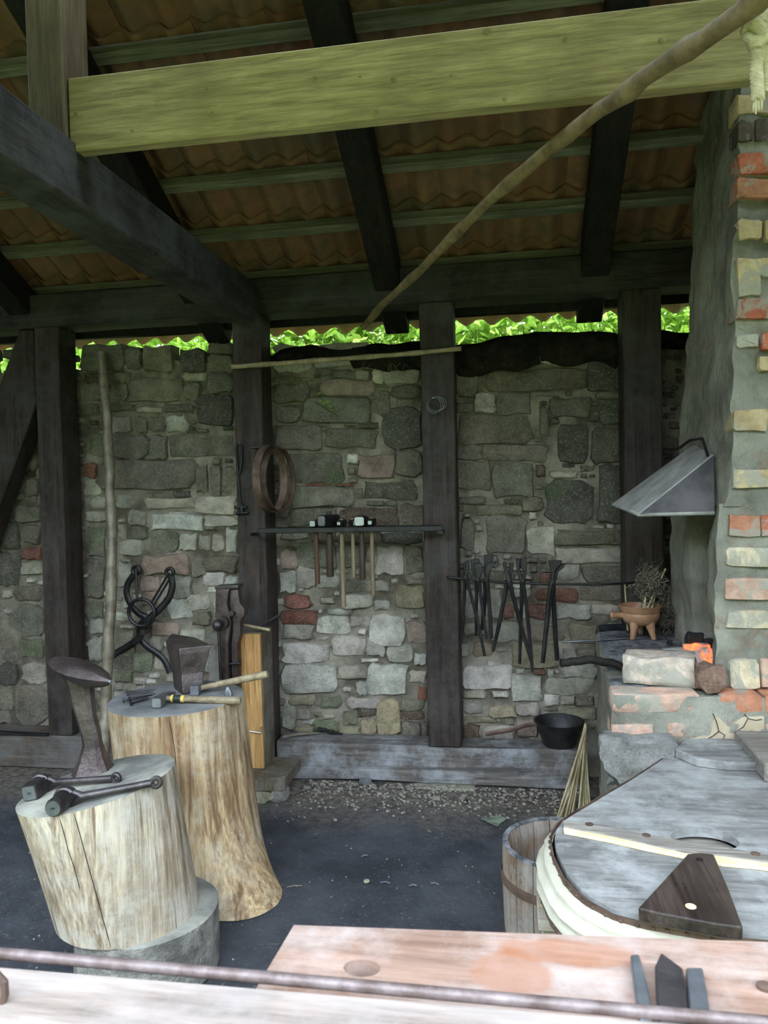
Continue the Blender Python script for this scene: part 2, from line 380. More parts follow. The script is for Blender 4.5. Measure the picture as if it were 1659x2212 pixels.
tag(m.build('ground_outside', M_GRASS, smooth=0, keep_origin=(0, 0, 0)), kind='structure')

# ---- rubble wall at the back: mortar core, stones set in it one by one
YW = 4.13
def wall_top(x): return 2.30+.035*nz((x, 0, 0), 1.7)+.02*nz((x, 5, 0), 6)
m = MB(); nx, nzv = 132, 58; xs = lin(-3.6, 1.9, nx)
front = []
for j in range(nzv+1):
    for x in xs:
        z = -.05+(wall_top(x)+.05)*j/nzv
        front.append(Vector((x, YW+.006+.012*nz((x, z, 0), 5)+.012*nz((x, z, 7), 14), z)))
fs = [(j*(nx+1)+i, j*(nx+1)+i+1, (j+1)*(nx+1)+i+1, (j+1)*(nx+1)+i) for j in range(nzv) for i in range(nx)]
base = len(front); top0 = nzv*(nx+1)
front += [Vector((x, YW+.42, wall_top(x)+.01)) for x in xs] + [Vector((x, YW+.42, -.05)) for x in xs]
fs += [(top0+i, top0+i+1, base+i+1, base+i) for i in range(nx)]
fs += [(base+i, base+i+1, base+nx+1+i+1, base+nx+1+i) for i in range(nx)]
m._add(front, fs)
wall_back = tag(m.build('wall_back', M_MORTAR, smooth=60, keep_origin=(0, 0, 0)), kind='structure')

SC = {'g': (.25, .225, .18), 'd': (.14, .13, .11), 'l': (.58, .53, .46), 'w': (.75, .705, .64), 'r': (.30, .125, .095), 'p': (.43, .315, .265),  # limewash tones 'l', 'w' also lightened for weak light low on the wall
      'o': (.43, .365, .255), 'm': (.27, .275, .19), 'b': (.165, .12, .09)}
# each row: crop offset, crop scale, then stones x0,y0,x1,y1,colour in that crop
STONES = [
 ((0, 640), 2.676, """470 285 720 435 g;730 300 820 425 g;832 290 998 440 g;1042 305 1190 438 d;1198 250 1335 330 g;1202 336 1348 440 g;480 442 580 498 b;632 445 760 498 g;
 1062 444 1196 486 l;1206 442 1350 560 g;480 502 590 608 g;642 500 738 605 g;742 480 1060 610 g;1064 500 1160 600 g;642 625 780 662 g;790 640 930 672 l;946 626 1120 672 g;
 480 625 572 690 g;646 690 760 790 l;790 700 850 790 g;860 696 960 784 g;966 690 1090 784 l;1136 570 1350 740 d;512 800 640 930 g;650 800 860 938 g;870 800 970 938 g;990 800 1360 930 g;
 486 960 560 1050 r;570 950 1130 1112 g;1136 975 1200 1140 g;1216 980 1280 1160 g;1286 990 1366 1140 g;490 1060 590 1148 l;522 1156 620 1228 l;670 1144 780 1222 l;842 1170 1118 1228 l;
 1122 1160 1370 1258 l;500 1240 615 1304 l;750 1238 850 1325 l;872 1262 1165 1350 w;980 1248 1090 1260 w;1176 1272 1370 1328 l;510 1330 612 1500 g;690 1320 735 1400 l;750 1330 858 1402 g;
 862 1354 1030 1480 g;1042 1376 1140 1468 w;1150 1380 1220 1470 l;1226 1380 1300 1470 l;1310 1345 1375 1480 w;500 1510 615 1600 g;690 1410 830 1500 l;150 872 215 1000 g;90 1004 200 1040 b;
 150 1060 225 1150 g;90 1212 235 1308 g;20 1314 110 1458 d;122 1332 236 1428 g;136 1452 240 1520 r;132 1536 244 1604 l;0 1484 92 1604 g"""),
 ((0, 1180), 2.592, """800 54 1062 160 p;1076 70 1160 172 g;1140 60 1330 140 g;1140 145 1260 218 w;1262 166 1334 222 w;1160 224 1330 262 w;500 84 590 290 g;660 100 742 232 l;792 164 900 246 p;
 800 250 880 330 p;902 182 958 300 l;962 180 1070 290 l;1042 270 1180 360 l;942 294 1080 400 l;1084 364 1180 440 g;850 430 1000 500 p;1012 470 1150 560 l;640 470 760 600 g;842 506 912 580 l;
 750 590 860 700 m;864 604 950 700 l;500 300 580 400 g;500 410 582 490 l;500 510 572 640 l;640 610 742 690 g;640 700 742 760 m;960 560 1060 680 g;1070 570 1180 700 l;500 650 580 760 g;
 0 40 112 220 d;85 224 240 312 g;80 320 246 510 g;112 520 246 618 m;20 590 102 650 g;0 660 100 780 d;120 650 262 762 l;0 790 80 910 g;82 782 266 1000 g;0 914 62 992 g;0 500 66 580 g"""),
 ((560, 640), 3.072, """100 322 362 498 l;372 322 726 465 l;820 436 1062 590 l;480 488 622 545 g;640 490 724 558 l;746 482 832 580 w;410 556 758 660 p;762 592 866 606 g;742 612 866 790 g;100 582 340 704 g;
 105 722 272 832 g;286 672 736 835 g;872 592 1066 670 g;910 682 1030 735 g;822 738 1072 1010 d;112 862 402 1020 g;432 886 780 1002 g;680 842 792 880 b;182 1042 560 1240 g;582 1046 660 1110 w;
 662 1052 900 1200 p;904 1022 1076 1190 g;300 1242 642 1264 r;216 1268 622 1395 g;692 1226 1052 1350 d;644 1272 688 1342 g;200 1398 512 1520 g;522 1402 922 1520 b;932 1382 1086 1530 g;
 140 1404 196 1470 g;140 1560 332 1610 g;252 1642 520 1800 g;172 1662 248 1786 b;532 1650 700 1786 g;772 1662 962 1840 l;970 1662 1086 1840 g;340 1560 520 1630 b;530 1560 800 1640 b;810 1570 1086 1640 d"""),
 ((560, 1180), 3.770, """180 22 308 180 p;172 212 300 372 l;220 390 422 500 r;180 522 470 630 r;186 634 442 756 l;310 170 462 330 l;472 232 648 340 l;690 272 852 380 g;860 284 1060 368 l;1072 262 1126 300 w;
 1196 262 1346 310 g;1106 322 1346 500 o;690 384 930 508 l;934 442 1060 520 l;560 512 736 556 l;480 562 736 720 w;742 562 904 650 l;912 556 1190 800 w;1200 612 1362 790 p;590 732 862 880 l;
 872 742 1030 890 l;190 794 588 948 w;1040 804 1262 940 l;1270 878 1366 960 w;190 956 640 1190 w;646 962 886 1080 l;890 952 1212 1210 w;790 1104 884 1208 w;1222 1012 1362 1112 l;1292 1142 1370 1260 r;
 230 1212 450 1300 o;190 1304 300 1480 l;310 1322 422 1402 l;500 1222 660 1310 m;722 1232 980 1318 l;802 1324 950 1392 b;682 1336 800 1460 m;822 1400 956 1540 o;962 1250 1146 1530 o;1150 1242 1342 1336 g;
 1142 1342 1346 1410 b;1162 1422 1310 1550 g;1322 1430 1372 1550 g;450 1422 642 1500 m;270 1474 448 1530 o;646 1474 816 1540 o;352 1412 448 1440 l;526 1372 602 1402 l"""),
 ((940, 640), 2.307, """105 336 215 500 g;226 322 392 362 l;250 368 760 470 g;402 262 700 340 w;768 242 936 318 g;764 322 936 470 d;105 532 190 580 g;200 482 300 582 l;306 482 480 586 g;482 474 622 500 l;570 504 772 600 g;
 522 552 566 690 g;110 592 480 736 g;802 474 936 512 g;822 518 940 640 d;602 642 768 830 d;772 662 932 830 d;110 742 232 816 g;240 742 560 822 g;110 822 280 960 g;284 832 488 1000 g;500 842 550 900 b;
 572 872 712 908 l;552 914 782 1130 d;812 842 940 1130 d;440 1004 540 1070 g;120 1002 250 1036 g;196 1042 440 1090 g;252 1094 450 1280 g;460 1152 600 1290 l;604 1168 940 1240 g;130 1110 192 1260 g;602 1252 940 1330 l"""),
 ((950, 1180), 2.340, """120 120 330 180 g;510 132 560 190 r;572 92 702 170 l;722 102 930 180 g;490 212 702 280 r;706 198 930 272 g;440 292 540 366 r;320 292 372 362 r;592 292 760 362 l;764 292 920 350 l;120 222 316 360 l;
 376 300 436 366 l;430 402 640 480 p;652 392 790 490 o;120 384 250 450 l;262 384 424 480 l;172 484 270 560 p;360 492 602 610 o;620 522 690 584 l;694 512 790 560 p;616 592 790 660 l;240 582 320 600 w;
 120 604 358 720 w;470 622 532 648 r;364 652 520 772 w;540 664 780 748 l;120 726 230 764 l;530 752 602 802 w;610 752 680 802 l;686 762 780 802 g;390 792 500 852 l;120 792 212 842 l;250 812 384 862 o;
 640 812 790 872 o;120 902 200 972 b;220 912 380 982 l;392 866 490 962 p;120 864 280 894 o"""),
]
occ = [[0]*420 for _ in range(230)]           # occupancy in 4-pixel cells
def mark(x0, y0, x1, y1):
    for b in range(max(0, int(y0/4)-175), min(229, int(y1/4)-175)+1):
        for a in range(max(0, int(x0/4)), min(419, int(x1/4))+1): occ[b][a] = 1
    return
def free(x0, y0, x1, y1):
    for b in range(int(y0/4)-175, int(y1/4)-175+1):
        for a in range(int(x0/4), int(x1/4)+1):
            if b < 0 or b > 229 or a > 419 or occ[b][a]: return False
    return True
n_stone = 0
SMALL = {}
def lay_stone(x0, y0, x1, y1, key, rng, join=None):
    global n_stone
    if y0 < 742: y0 = 742
    if join is not None and y1-y0 < 5: return
    w, h = x1-x0, y1-y0
    if w < 4 or h < 4: return
    w3, h3 = w*.3, h*.3; j = lambda k: rng.uniform(-k, k)
    cx, cy = (x0+x1)/2, (y0+y1)/2
    cr = min(w, h)*rng.uniform(.05, .20)
    pts = [(x0+cr, y0), (x0+w*.36, y0), (x0+w*.66, y0), (x1-cr, y0), (x1, y0+cr), (x1, cy+j(h*.15)), (x1, y1-cr), (x1-cr, y1), (x0+w*.64, y1), (x0+w*.34, y1), (x0+cr, y1), (x0, y1-cr), (x0, cy+j(h*.15)), (x0, y0+cr)]
    pts = [(px+j(min(5, w*.07)), py+j(min(4.5, h*.10))) for px, py in pts]
    yf = YW-rng.uniform(.004, .026); tiltx, tilty = j(.012), j(.012)
    def P(px, py, Y): return AY(px, py, YW)*1.0 + Vector((0, Y-YW, 0))
    sh = lambda k: [(cx+(px-cx)*k, cy+(py-cy)*k) for px, py in pts]
    k2 = 1-min(.16, 3.2/min(w, h)); k3 = k2*.62
    def ring(k, dy): return [P(px, py, yf+dy+tiltx*(px-cx)/w+tilty*(py-cy)/h+.010*nz((px*.05, py*.05, yf*99))) for px, py in sh(k)]
    m = MB() if join is None else join; rs = [[P(px, py, YW+(.09 if join is None else .03)) for px, py in sh(1.0)], ring(1.0, .016), ring(k2, .002), ring(k3, -.003)]
    m.rings(rs, cap0=False)
    if join is not None: mark(x0+1, y0+1, x1-1, y1-1); return
    o = m.build('stone', M_STONE, wall_back, smooth=50)
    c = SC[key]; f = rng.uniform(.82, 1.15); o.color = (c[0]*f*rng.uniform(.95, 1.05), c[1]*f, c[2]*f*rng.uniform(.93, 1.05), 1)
    mark(x0+1, y0+1, x1-1, y1-1); n_stone += 1
rg = random.Random(11)
for off, sc, txt in STONES:
    for e in txt.replace('\n', ' ').split(';'):
        a = e.split(); x0, y0, x1, y1 = [float(t)/sc for t in a[:4]]
        lay_stone(off[0]+x0-.6, off[1]+y0-.6, off[0]+x1+.6, off[1]+y1+.6, a[4], rg)
print('stones traced', n_stone)
tries = 0
while n_stone < 298 and tries < 9000:
    tries += 1; big = tries < 5000
    w = rg.uniform(34, 90) if big else rg.uniform(16, 46); h = rg.uniform(16, 46) if big else rg.uniform(10, 24)
    x0 = rg.uniform(2, 1475-w); y0 = rg.uniform(752, 1590-h)
    if free(x0, y0, x0+w, y0+h):
        y = y0+h/2
        key = rg.choice('gggdb') if y < 1130 else rg.choice('lllgwp') if y < 1480 else rg.choice('oolgm')  # paler keys lower down: skylight falloff partly put into the stone colour
        lay_stone(x0+.3, y0+.3, x0+w-.3, y0+h-.3, key, rg)
# the small packing stones between them, past the 300 biggest: joined by colour
packs = {k: MB() for k in 'gdlwo'}; nsm = 0; tries = 0
while tries < 26000 and nsm < 620:
    tries += 1; w = rg.uniform(12, 40) if tries < 9000 else rg.uniform(8, 20); h = rg.uniform(8, 17) if tries < 9000 else rg.uniform(7, 11)
    x0 = rg.uniform(2, 1475-w); y0 = rg.uniform(760, 1592-h)
    if free(x0, y0, x0+w, y0+h):
        y = y0+h/2; key = rg.choice('ggd') if y < 1100 else rg.choice('lgl') if y < 1250 else rg.choice('lwwl') if y < 1500 else rg.choice('olgo')  # pale low, dark high: limewash plus light carried by the colour
        lay_stone(x0, y0, x0+w, y0+h, key, rg, packs[key]); nsm += 1
yy = 750
while yy < 1585:                              # courses on past the left edge of the picture
    hh = rg.uniform(16, 44); xx = -430
    while xx < -4:
        ww = rg.uniform(34, 110); x_b = min(xx+ww, -2)
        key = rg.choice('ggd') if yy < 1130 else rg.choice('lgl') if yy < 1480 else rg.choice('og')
        if x_b-xx > 12: lay_stone(xx+1, yy+1, x_b-1, min(yy+hh, 1590)-1, key, rg, packs[key])
        xx = x_b+1
    yy += hh
for key, pk in packs.items():
    if pk.v:
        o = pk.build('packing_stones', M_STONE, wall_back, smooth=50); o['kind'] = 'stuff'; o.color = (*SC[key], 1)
print('stones', n_stone, nsm)

# black soil with roots lying on the wall top under the eave
m = MB()
def soil_strip(x0, x1, hang, seed):
    n = 60; rs = []
    for i in range(n+1):
        x = x0+(x1-x0)*i/n; e = min(1, i/5, (n-i)/5)
        hh = .022+.05*e*(.5+nz((x, seed, 0), 3.1)*.9); hg = hang*e*(1+.8*nz((x, seed, 4), 4.0)); zt = wall_top(x)
        f = YW-.035-.03*e+.02*nz((x, seed, 2), 9)
        rs.append([Vector((x, YW+.08, zt-hg*.6-.03)), Vector((x, f+.04, zt-hg)), Vector((x, f, zt-hg*.5)), Vector((x, f+.005, zt)), Vector((x, f+.05, zt+hh*.8)), Vector((x, YW+.2, zt+hh)), Vector((x, YW+.44, zt+hh*.7)), Vector((x, YW+.44, zt-.02))])
    m.rings(rs)
soil_strip(-1.36, -.28, .03, 1); soil_strip(-.90, -.30, .10, 9); soil_strip(-.36, .62, .14, 5); soil_strip(.55, 1.4, .05, 8)
tag(m.build('soil_bank', M_SOIL, smooth=60), 'black crumbly soil lying along the top of the stone wall', 'soil', kind='stuff')

# side walls of upright boards, outside the picture: they shade the shed as its real sides do
for nm, x, lb in (('wall_left', -3.55, 0), ('wall_right', 2.15, 1)):
    w = MB(); w.box(x, x+.03, .9, 4.5, 0, .12); wl = tag(w.build(nm, M_BOARDWALL, smooth=0), kind='structure')
    proto = None
    for i in range(18):
        y = .9+i*.2
        b = MB(); b.box(x-.03*(1-lb)+(.03 if lb else 0), x+(.06 if lb else 0), y+.004, y+.196, 0, 2.46+ (.5*min(y-.3, 4.5-y) if True else 0)); b.build('board', M_BOARDWALL, wl, smooth=0)

# ---- roof: rafters, battens, double-roll tiles (underside in view)
RM, RS, RY0, RZ0 = .5, .29, 4.0, 2.70          # slope, batten spacing in plan, first batten
def roof_z(y): return RZ0+RM*(RY0-y)           # underside of battens = top of rafters
SL = math.hypot(1, RM); UPD = Vector((0, -1/SL, RM/SL)); NRM = Vector((0, RM/SL, 1/SL))
RIDGE_Y = 1.95
m = MB(); m.box(-3.6, 2.2, RIDGE_Y-.03, RIDGE_Y+.03, roof_z(RIDGE_Y)-.20, roof_z(RIDGE_Y)+.02)
ceiling = tag(m.build('ceiling', M_RAFTER, smooth=0, keep_origin=(0, 0, 0)), kind='structure')
for i, x in enumerate((-2.72, -1.67, -.62, .42, 1.47)):
    m = MB(); w = .066
    a = Vector((x, 4.30, roof_z(4.30))); b = Vector((x, RIDGE_Y+.03, roof_z(RIDGE_Y+.03))); d = -NRM*.15
    rs = []
    for t in range(9):
        c = a.lerp(b, t/8); q = .005*nz((t*.7, i, 0), 1.3)
        rs.append([c+Vector((-w+q, 0, 0)), c+Vector((w+q, 0, 0)), c+Vector((w+q, 0, 0))+d, c+Vector((-w+q, 0, 0))+d])
    m.rings(rs); m.build('rafter', M_RAFTER, ceiling, smooth=0, bevel=.005)
nb = 0
for i in range(-1, 8):
    y = RY0-i*RS; c = Vector((0, y, roof_z(y)))
    if y < RIDGE_Y+.06: break
    m = MB(); rs = []
    for t in range(15):
        x = -3.55+5.7*t/14; q = NRM*(.004*nz((x, i*3, 0), 2))
        o = Vector((x, c.y, c.z))+q
        rs.append([o-UPD*.024, o+UPD*.024, o+UPD*.024+NRM*.048, o-UPD*.024+NRM*.048])
    m.rings(rs); m.build('batten', M_BATTEN, ceiling, smooth=0)
TW, TLEN, AMP, TTH = .296, .40, .026, .017
NS = 14
def tile_mesh(tlen):
    tv, tf = [], []
    for side in (0, 1):
        for e in (0, 1):
            for k in range(NS+1):
                u = k/NS; h = AMP*math.cos(4*math.pi*u)
                tv.append(Vector(((u-.5)*.306, 0, 0)) + UPD*(.040 if e == 0 else .040-tlen) + NRM*(h+(TTH if side else 0)+(.0 if e == 0 else .034)))
    q = NS+1
    for k in range(NS):
        tf += [(k, k+1, q+k+1, q+k), (2*q+k, 3*q+k, 3*q+k+1, 2*q+k+1), (k, 2*q+k, 2*q+k+1, k+1), (q+k, q+k+1, 3*q+k+1, 3*q+k)]
    tf += [(0, q, 3*q, 2*q), (NS, 2*q+NS, 3*q+NS, q+NS)]
    tme = bpy.data.meshes.new('roof_tile'); tme.from_pydata([tuple(v) for v in tv], [], tf); tme.materials.append(M_TILE)
    bm = bmesh.new(); bm.from_mesh(tme); bmesh.ops.recalc_face_normals(bm, faces=bm.faces); bm.to_mesh(tme); bm.free()
    tme.shade_smooth(); tme.set_sharp_from_angle(angle=math.radians(45))
    return tme
T_FULL, T_EAVE = tile_mesh(TLEN), tile_mesh(.32)
tr = random.Random(3)
for i in range(-1, 8):
    y = RY0-i*RS
    if y < RIDGE_Y+.06: break
    for k in range(20):
        x = -3.50+k*TW
        if x > 1.06 and 2.95 < y < 3.7: continue
        o = bpy.data.objects.new('roof_tile', T_EAVE if i == -1 else T_FULL); COL.objects.link(o); o.parent = ceiling
        o.location = Vector((x+.07+tr.uniform(-.003, .003), y, roof_z(y)))+NRM*(.048+AMP+.006+tr.uniform(0, .004))
        o.rotation_euler = (tr.uniform(-.004, .004), .026, tr.uniform(-.005, .005))
m = MB(); wobble_beam(m, -3.5, 1.9, 4.175, 4.20, 2.485, 2.60, 'X', .012, 30, 4); m.build('eave_shade_strip', M_RAFTER, ceiling, smooth=0)  # dark strip added to stand for the shadow at the rafter feet
# front slope of the roof, over and behind the camera: boarded
for k in range(9):
    y1 = RIDGE_Y-.02-k*.2; y0 = y1-.198; zz = lambda yy: roof_z(RIDGE_Y)-.5*(RIDGE_Y-yy)+.05
    if y0 < FRONT_EAVE: break
    m = MB(); m.prism([(-3.6, y0, zz(y0)), (2.2, y0, zz(y0)), (2.2, y1, zz(y1)), (-3.6, y1, zz(y1))], (0, 0, .03)); m.build('roof_board', M_BOARDWALL, ceiling, smooth=0)

# ---- timber frame
def post(x0, x1, z0, z1, label, y0=YP, y1=YP+.18, material=None, seed=0):
    m = MB(); wobble_beam(m, x0, x1, y0, y1, z0, z1, 'Z', .006, 12, seed)
    return tag(m.build('timber_post', material or M_POST, smooth=0, bevel=.006), label, 'post', 'posts of the timber frame')
ZPL = 2.505
post(-2.640, -2.492, .19, ZPL, 'thick dark post at far left with a leaning brace beside it', seed=1, y0=YP, y1=YP+.18)
POST2 = post(-1.470, -1.312, .02, ZPL, 'dark post carrying the hanging iron hoops, behind the leg vise', seed=2, y0=YP, y1=YP+.18)
post(-.458, -.286, .20, ZPL, 'dark post in the middle with a small wire coil on it', seed=3)
post(.547, .730, .20, ZPL, 'dark post beside the chimney, behind the iron smoke hood', seed=4)
m = MB(); wobble_beam(m, -3.5, 1.9, YP, YP+.185, ZPL, 2.69, 'X', .007, 26, 5)
tag(m.build('wall_plate_beam', M_PLATE, smooth=0, bevel=.006), 'long dark horizontal beam lying across the tops of the posts', 'beam')
m = MB(); wobble_beam(m, -1.478, -1.312, .5, YP-.002, 2.455, 2.645, 'Y', .006, 16, 6)
tie = tag(m.build('tie_beam', M_TIE, smooth=0, bevel=.007), 'dark beam running from the front at upper left back to the hoop post', 'beam')
YB = 2.19
pq = AY(80, 250, YB), AY(152, 250, YB)
m = MB(); wobble_beam(m, -1.455, -1.335, YB-.02, YB+.13, 2.646, roof_z(YB)-.02, 'Z', .005, 8, 7)
tag(m.build('upright_strut', M_QPOST, smooth=0, bevel=.005), 'brown upright strut standing on the slanting dark beam at upper left', 'post')
m = MB(); wobble_beam(m, -1.332, 1.9, YB, YB+.05, 2.618, 2.842, 'X', .003, 24, 8)
cb = tag(m.build('pale_crossbeam', M_NEWBEAM, smooth=0, bevel=.004), 'wide pale new plank beam crossing the picture under the roof', 'beam')
for x, y, s in ((448, 190, 7), (458, 246, 7), (680, 172, 9), (778, 165, 4), (1050, 68, 9), (1222, 86, 7), (1430, 88, 8), (850, 172, 8), (975, 163, 5), (1190, 176, 6), (285, 282, 5), (340, 226, 5), (165, 245, 6), (812, 243, 7), (1090, 215, 5)):
    c = AY(x, y, YB); r = s*YB/F; k = MB(); k.rings([[c+Vector((math.cos(2*math.pi*i/12)*r*q, dy, math.sin(2*math.pi*i/12)*r*q*.9)) for i in range(12)] for q, dy in ((1, .004), (.94, -.0016), (.5, -.0022))]); k.build('knot', M_KNOT, cb, smooth=0)
# brace at the far left
m = MB(); a = [AY(x, y, YP+.03) for x, y in ((42, 712), (71, 712), (78, 872), (-176, 1580), (-274, 1580))]
m.prism(a, (0, .13, 0)); tag(m.build('leaning_brace', M_POST, smooth=0, bevel=.006), 'broad dark brace slanting up to the far left post', 'brace')
# sills
m = MB(); rs = []
for i in range(25):
    x = -1.29+1.60*i/24; a = .010*nz((x, 0, 0), 2.5); z0 = .005+.012*nz((x, 3, 0), 2.0)
    rs.append([Vector((x, YP+a*.4, z0)), Vector((x, YP+.19, z0)), Vector((x, YP+.19, .197+a*.5)), Vector((x, YP+.012+a*.4, .199+a*.5))])
m.rings(rs)
tag(m.build('sill_beam', M_SILL, smooth=0, bevel=.006), 'ash-dusted grey sill beam at the wall foot in the middle', 'beam')
m = MB(); wobble_beam(m, -3.5, -1.48, YP, YP+.19, 0.0, .188, 'X', .006, 12, 9)
tag(m.build('sill_beam', M_SILLD, smooth=0, bevel=.006), 'brown sill beam at the wall foot on the left, behind the stumps', 'beam')
# ================================================================== CHIMNEY AND HEARTH
ZH, YF, YC = .80, 2.82, 2.90                    # hearth top, hearth front, chimney front
def interp(tab, z):
    tab = sorted(tab)
    if z <= tab[0][0]: return tab[0][1]
    for (a, u), (b, v) in zip(tab, tab[1:]):
        if z <= b: return u+(v-u)*(z-a)/(b-a)
    return tab[-1][1]
def edge(pts, Y): return [(p.z, p.x) for p in (AY(x, y, Y) for x, y in pts)]
EF = edge([(1594, 100), (1592, 230), (1588, 420), (1585, 540), (1590, 690), (1583, 850), (1578, 960), (1566, 1080), (1549, 1170), (1541, 1240), (1543, 1320), (1556, 1400), (1552, 1480)], YC)
YCB = 3.62
EB = edge([(1524, 120), (1520, 190), (1506, 260), (1500, 320), (1503, 380), (1496, 450), (1492, 540), (1487, 640), (1480, 700), (1474, 760), (1476, 840), (1470, 950), (1467, 1100), (1464, 1250), (1470, 1360)], YCB)
def rough_column(mb, corner, z0, z1, step=.05, amp=.014, seed=0):
    """corner(z) -> polygon; sides are cut into short runs and pushed about by noise"""
    rs = []; nzz = max(2, int((z1-z0)/step)); base = corner(z0)
    ns = [max(1, int((Vector(base[i])-Vector(base[(i+1) % len(base)])).length/step)) for i in range(len(base))]
    for j in range(nzz+1):
        z = z0+(z1-z0)*j/nzz; c = corner(z); r = []
        for i in range(len(c)):
            a, b = Vector(c[i]), Vector(c[(i+1) % len(c)])
            for k in range(ns[i]):
                p = a.lerp(b, k/ns[i]); p = Vector((p.x, p.y, z))
                d = noise.noise_vector(p*3.2+Vector((seed, 0, 0)))*amp+noise.noise_vector(p*11+Vector((seed, 4, 0)))*amp*.6+noise.noise_vector(Vector((p.x*30, p.y*30, p.z*16+seed)))*amp*.42
                r.append(p+Vector((d.x, d.y, 0)))
        rs.append(r)
    return mb.rings(rs)
XR = 1.95
chim = thing('chimney', 'massive brick and lime mortar chimney at the right edge', 'chimney', (1.3, 3.4, ZH))
ZO = 1.46                                       # top of the fire opening
m = MB()
rough_column(m, lambda z: [(interp(EF, z), YC, z), (XR, YC, z), (XR, YCB, z), (interp(EB, z), YCB, z)], ZO, 3.75, .022, .022, 1)
rough_column(m, lambda z: [(interp(EF, z), YC, z), (XR, YC, z), (XR, 3.12, z), (interp(EF, z)+.03, 3.12, z)], ZH, ZO+.01, .022, .022, 2)
rough_column(m, lambda z: [(interp(EB, z)+.01, 3.44, z), (XR, 3.44, z), (XR, 3.85, z), (interp(EB, z)+.02, 3.85, z)], ZH, ZO+.01, .022, .022, 3)
rough_column(m, lambda z: [(1.25, 3.05, z), (XR, 3.05, z), (XR, 3.5, z), (1.25, 3.5, z)], ZH, ZO+.01, .06, .016, 4)
m.build('masonry', M_LIME, chim, smooth=60)
BC = {'r': (.40, .12, .065), 'p': (.52, .335, .255), 'o': (.50, .38, .215), 'b': (.10, .075, .06), 'c': (.56, .47, .33), 'k': (.46, .20, .12)}
def face_piece(x0, y0, x1, y1, Y, proud, parent, name, material, col, rng):
    w, h = x1-x0, y1-y0; j = lambda k: rng.uniform(-k, k); cx, cy = (x0+x1)/2, (y0+y1)/2
    cr = min(w, h)*rng.uniform(.04, .12)
    pts = [(x0+cr, y0), (cx+j(w*.2), y0+j(h*.05)), (x1-cr, y0), (x1, y0+cr), (x1, y1-cr), (x1-cr, y1), (cx+j(w*.2), y1+j(h*.05)), (x0+cr, y1), (x0, y1-cr), (x0, y0+cr)]
    pts = [(a+j(3.0), b+j(2.6)) for a, b in pts]
    def ring(k, dy): return [AY(cx+(a-cx)*k, cy+(b-cy)*k, Y)+Vector((0, dy+.004*nz((a*.03, b*.03, 1)), 0)) for a, b in pts]
    m = MB(); m.rings([ring(1, .10), ring(1, -proud+.004), ring(.965, -proud), ring(.6, -proud-.002)], cap0=False)
    o = m.build(name, material, parent, smooth=50)
    f = rng.uniform(.9, 1.1); o.color = (col[0]*f, col[1]*f, col[2]*f, 1); return o
rb = random.Random(5)
for x0, y0, x1, y1, k in [(1594, 264, 1625, 308, 'b'), (1628, 262, 1720, 308, 'b'), (1592, 332, 1700, 378, 'r'), (1590, 388, 1690, 432, 'k'), (1592, 476, 1642, 520, 'o'), (1650, 474, 1740, 522, 'o'),
                          (1590, 560, 1640, 642, 'o'), (1640, 558, 1730, 600, 'o'), (1588, 648, 1710, 690, 'r'), (1644, 718, 1730, 758, 'r'), (1590, 724, 1636, 752, 'c'), (1636, 770, 1740, 800, 'o'),
                          (1582, 886, 1656, 931, 'o'), (1584, 1012, 1720, 1056, 'o'), (1572, 1112, 1640, 1158, 'k'), (1642, 1114, 1730, 1156, 'r'), (1570, 1182, 1700, 1224, 'c'), (1562, 1250, 1690, 1296, 'p'),
                          (1568, 1320, 1660, 1356, 'c'), (1576, 1426, 1640, 1488, 'c'), (1644, 1424, 1740, 1484, 'p'), (1590, 210, 1700, 250, 'o')]:
    face_piece(x0, y0, x1, y1, YC, .015, chim, 'brick', M_BRICK, BC[k], rb)

yb = 200
while yb < 1480:
    xb = 1745+rb.uniform(0, 40)
    while xb < 2180:
        wb_ = rb.uniform(70, 120)
        if rb.random() < .72: face_piece(xb, yb+rb.uniform(0, 5)-(xb-1600)*.02, xb+wb_, yb+42-(xb-1600)*.02, YC, .015, chim, 'brick', M_BRICK, BC[rb.choice('rpoock')], rb)
        xb += wb_+14
    yb += 67
hearth = thing('forge_hearth', 'waist-high brick forge hearth at the foot of the chimney', 'forge', (1.1, 3.4, 0))
XL0, XL1 = .337, .42
m = MB(); rough_column(m, lambda z: [(XL0-.01*(ZH-z), YF, z), (XR, YF, z), (XR, 4.055, z), (XL1, 4.055, z)], -.02, ZH-.008, .024, .017, 6)
m.build('masonry', M_LIME, hearth, smooth=60)
m = MB(); vs = []
nx, ny = 34, 26
grid(m, lin(0, 1, nx), lin(0, 1, ny), lambda u, v: 0)
for p in m.v:
    u, v = p.x, p.y; xl = XL0+(XL1-XL0)*v+.006
    x, y = xl+(XR-.05-xl)*u, YF+.012+(4.05-YF-.012)*v
    p.x, p.y, p.z = x, y, ZH-.010+.016*v+.012*nz((x, y, 0), 6)+.008*nz((x, y, 2), 17)
m.build('ash_layer', M_CHAR, hearth, smooth=70)['label'] = 'grey ash and soot spread over the hearth top'
for x0, y0, x1, y1, k in [(1321, 1497, 1508, 1536, 'p'), (1556, 1500, 1645, 1538, 'k'), (1648, 1500, 1760, 1540, 'k'), (1322, 1562, 1412, 1590, 'p'), (1442, 1560, 1488, 1588, 'p'), (1652, 1560, 1750, 1592, 'p'),
                          (1326, 1622, 1400, 1660, 'k'), (1410, 1624, 1500, 1660, 'p'), (1330, 1690, 1420, 1724, 'p'), (1510, 1626, 1600, 1660, 'k')]:
    face_piece(x0, y0, x1, y1, YF, .010, hearth, 'brick', M_BRICK, BC[k], rb)
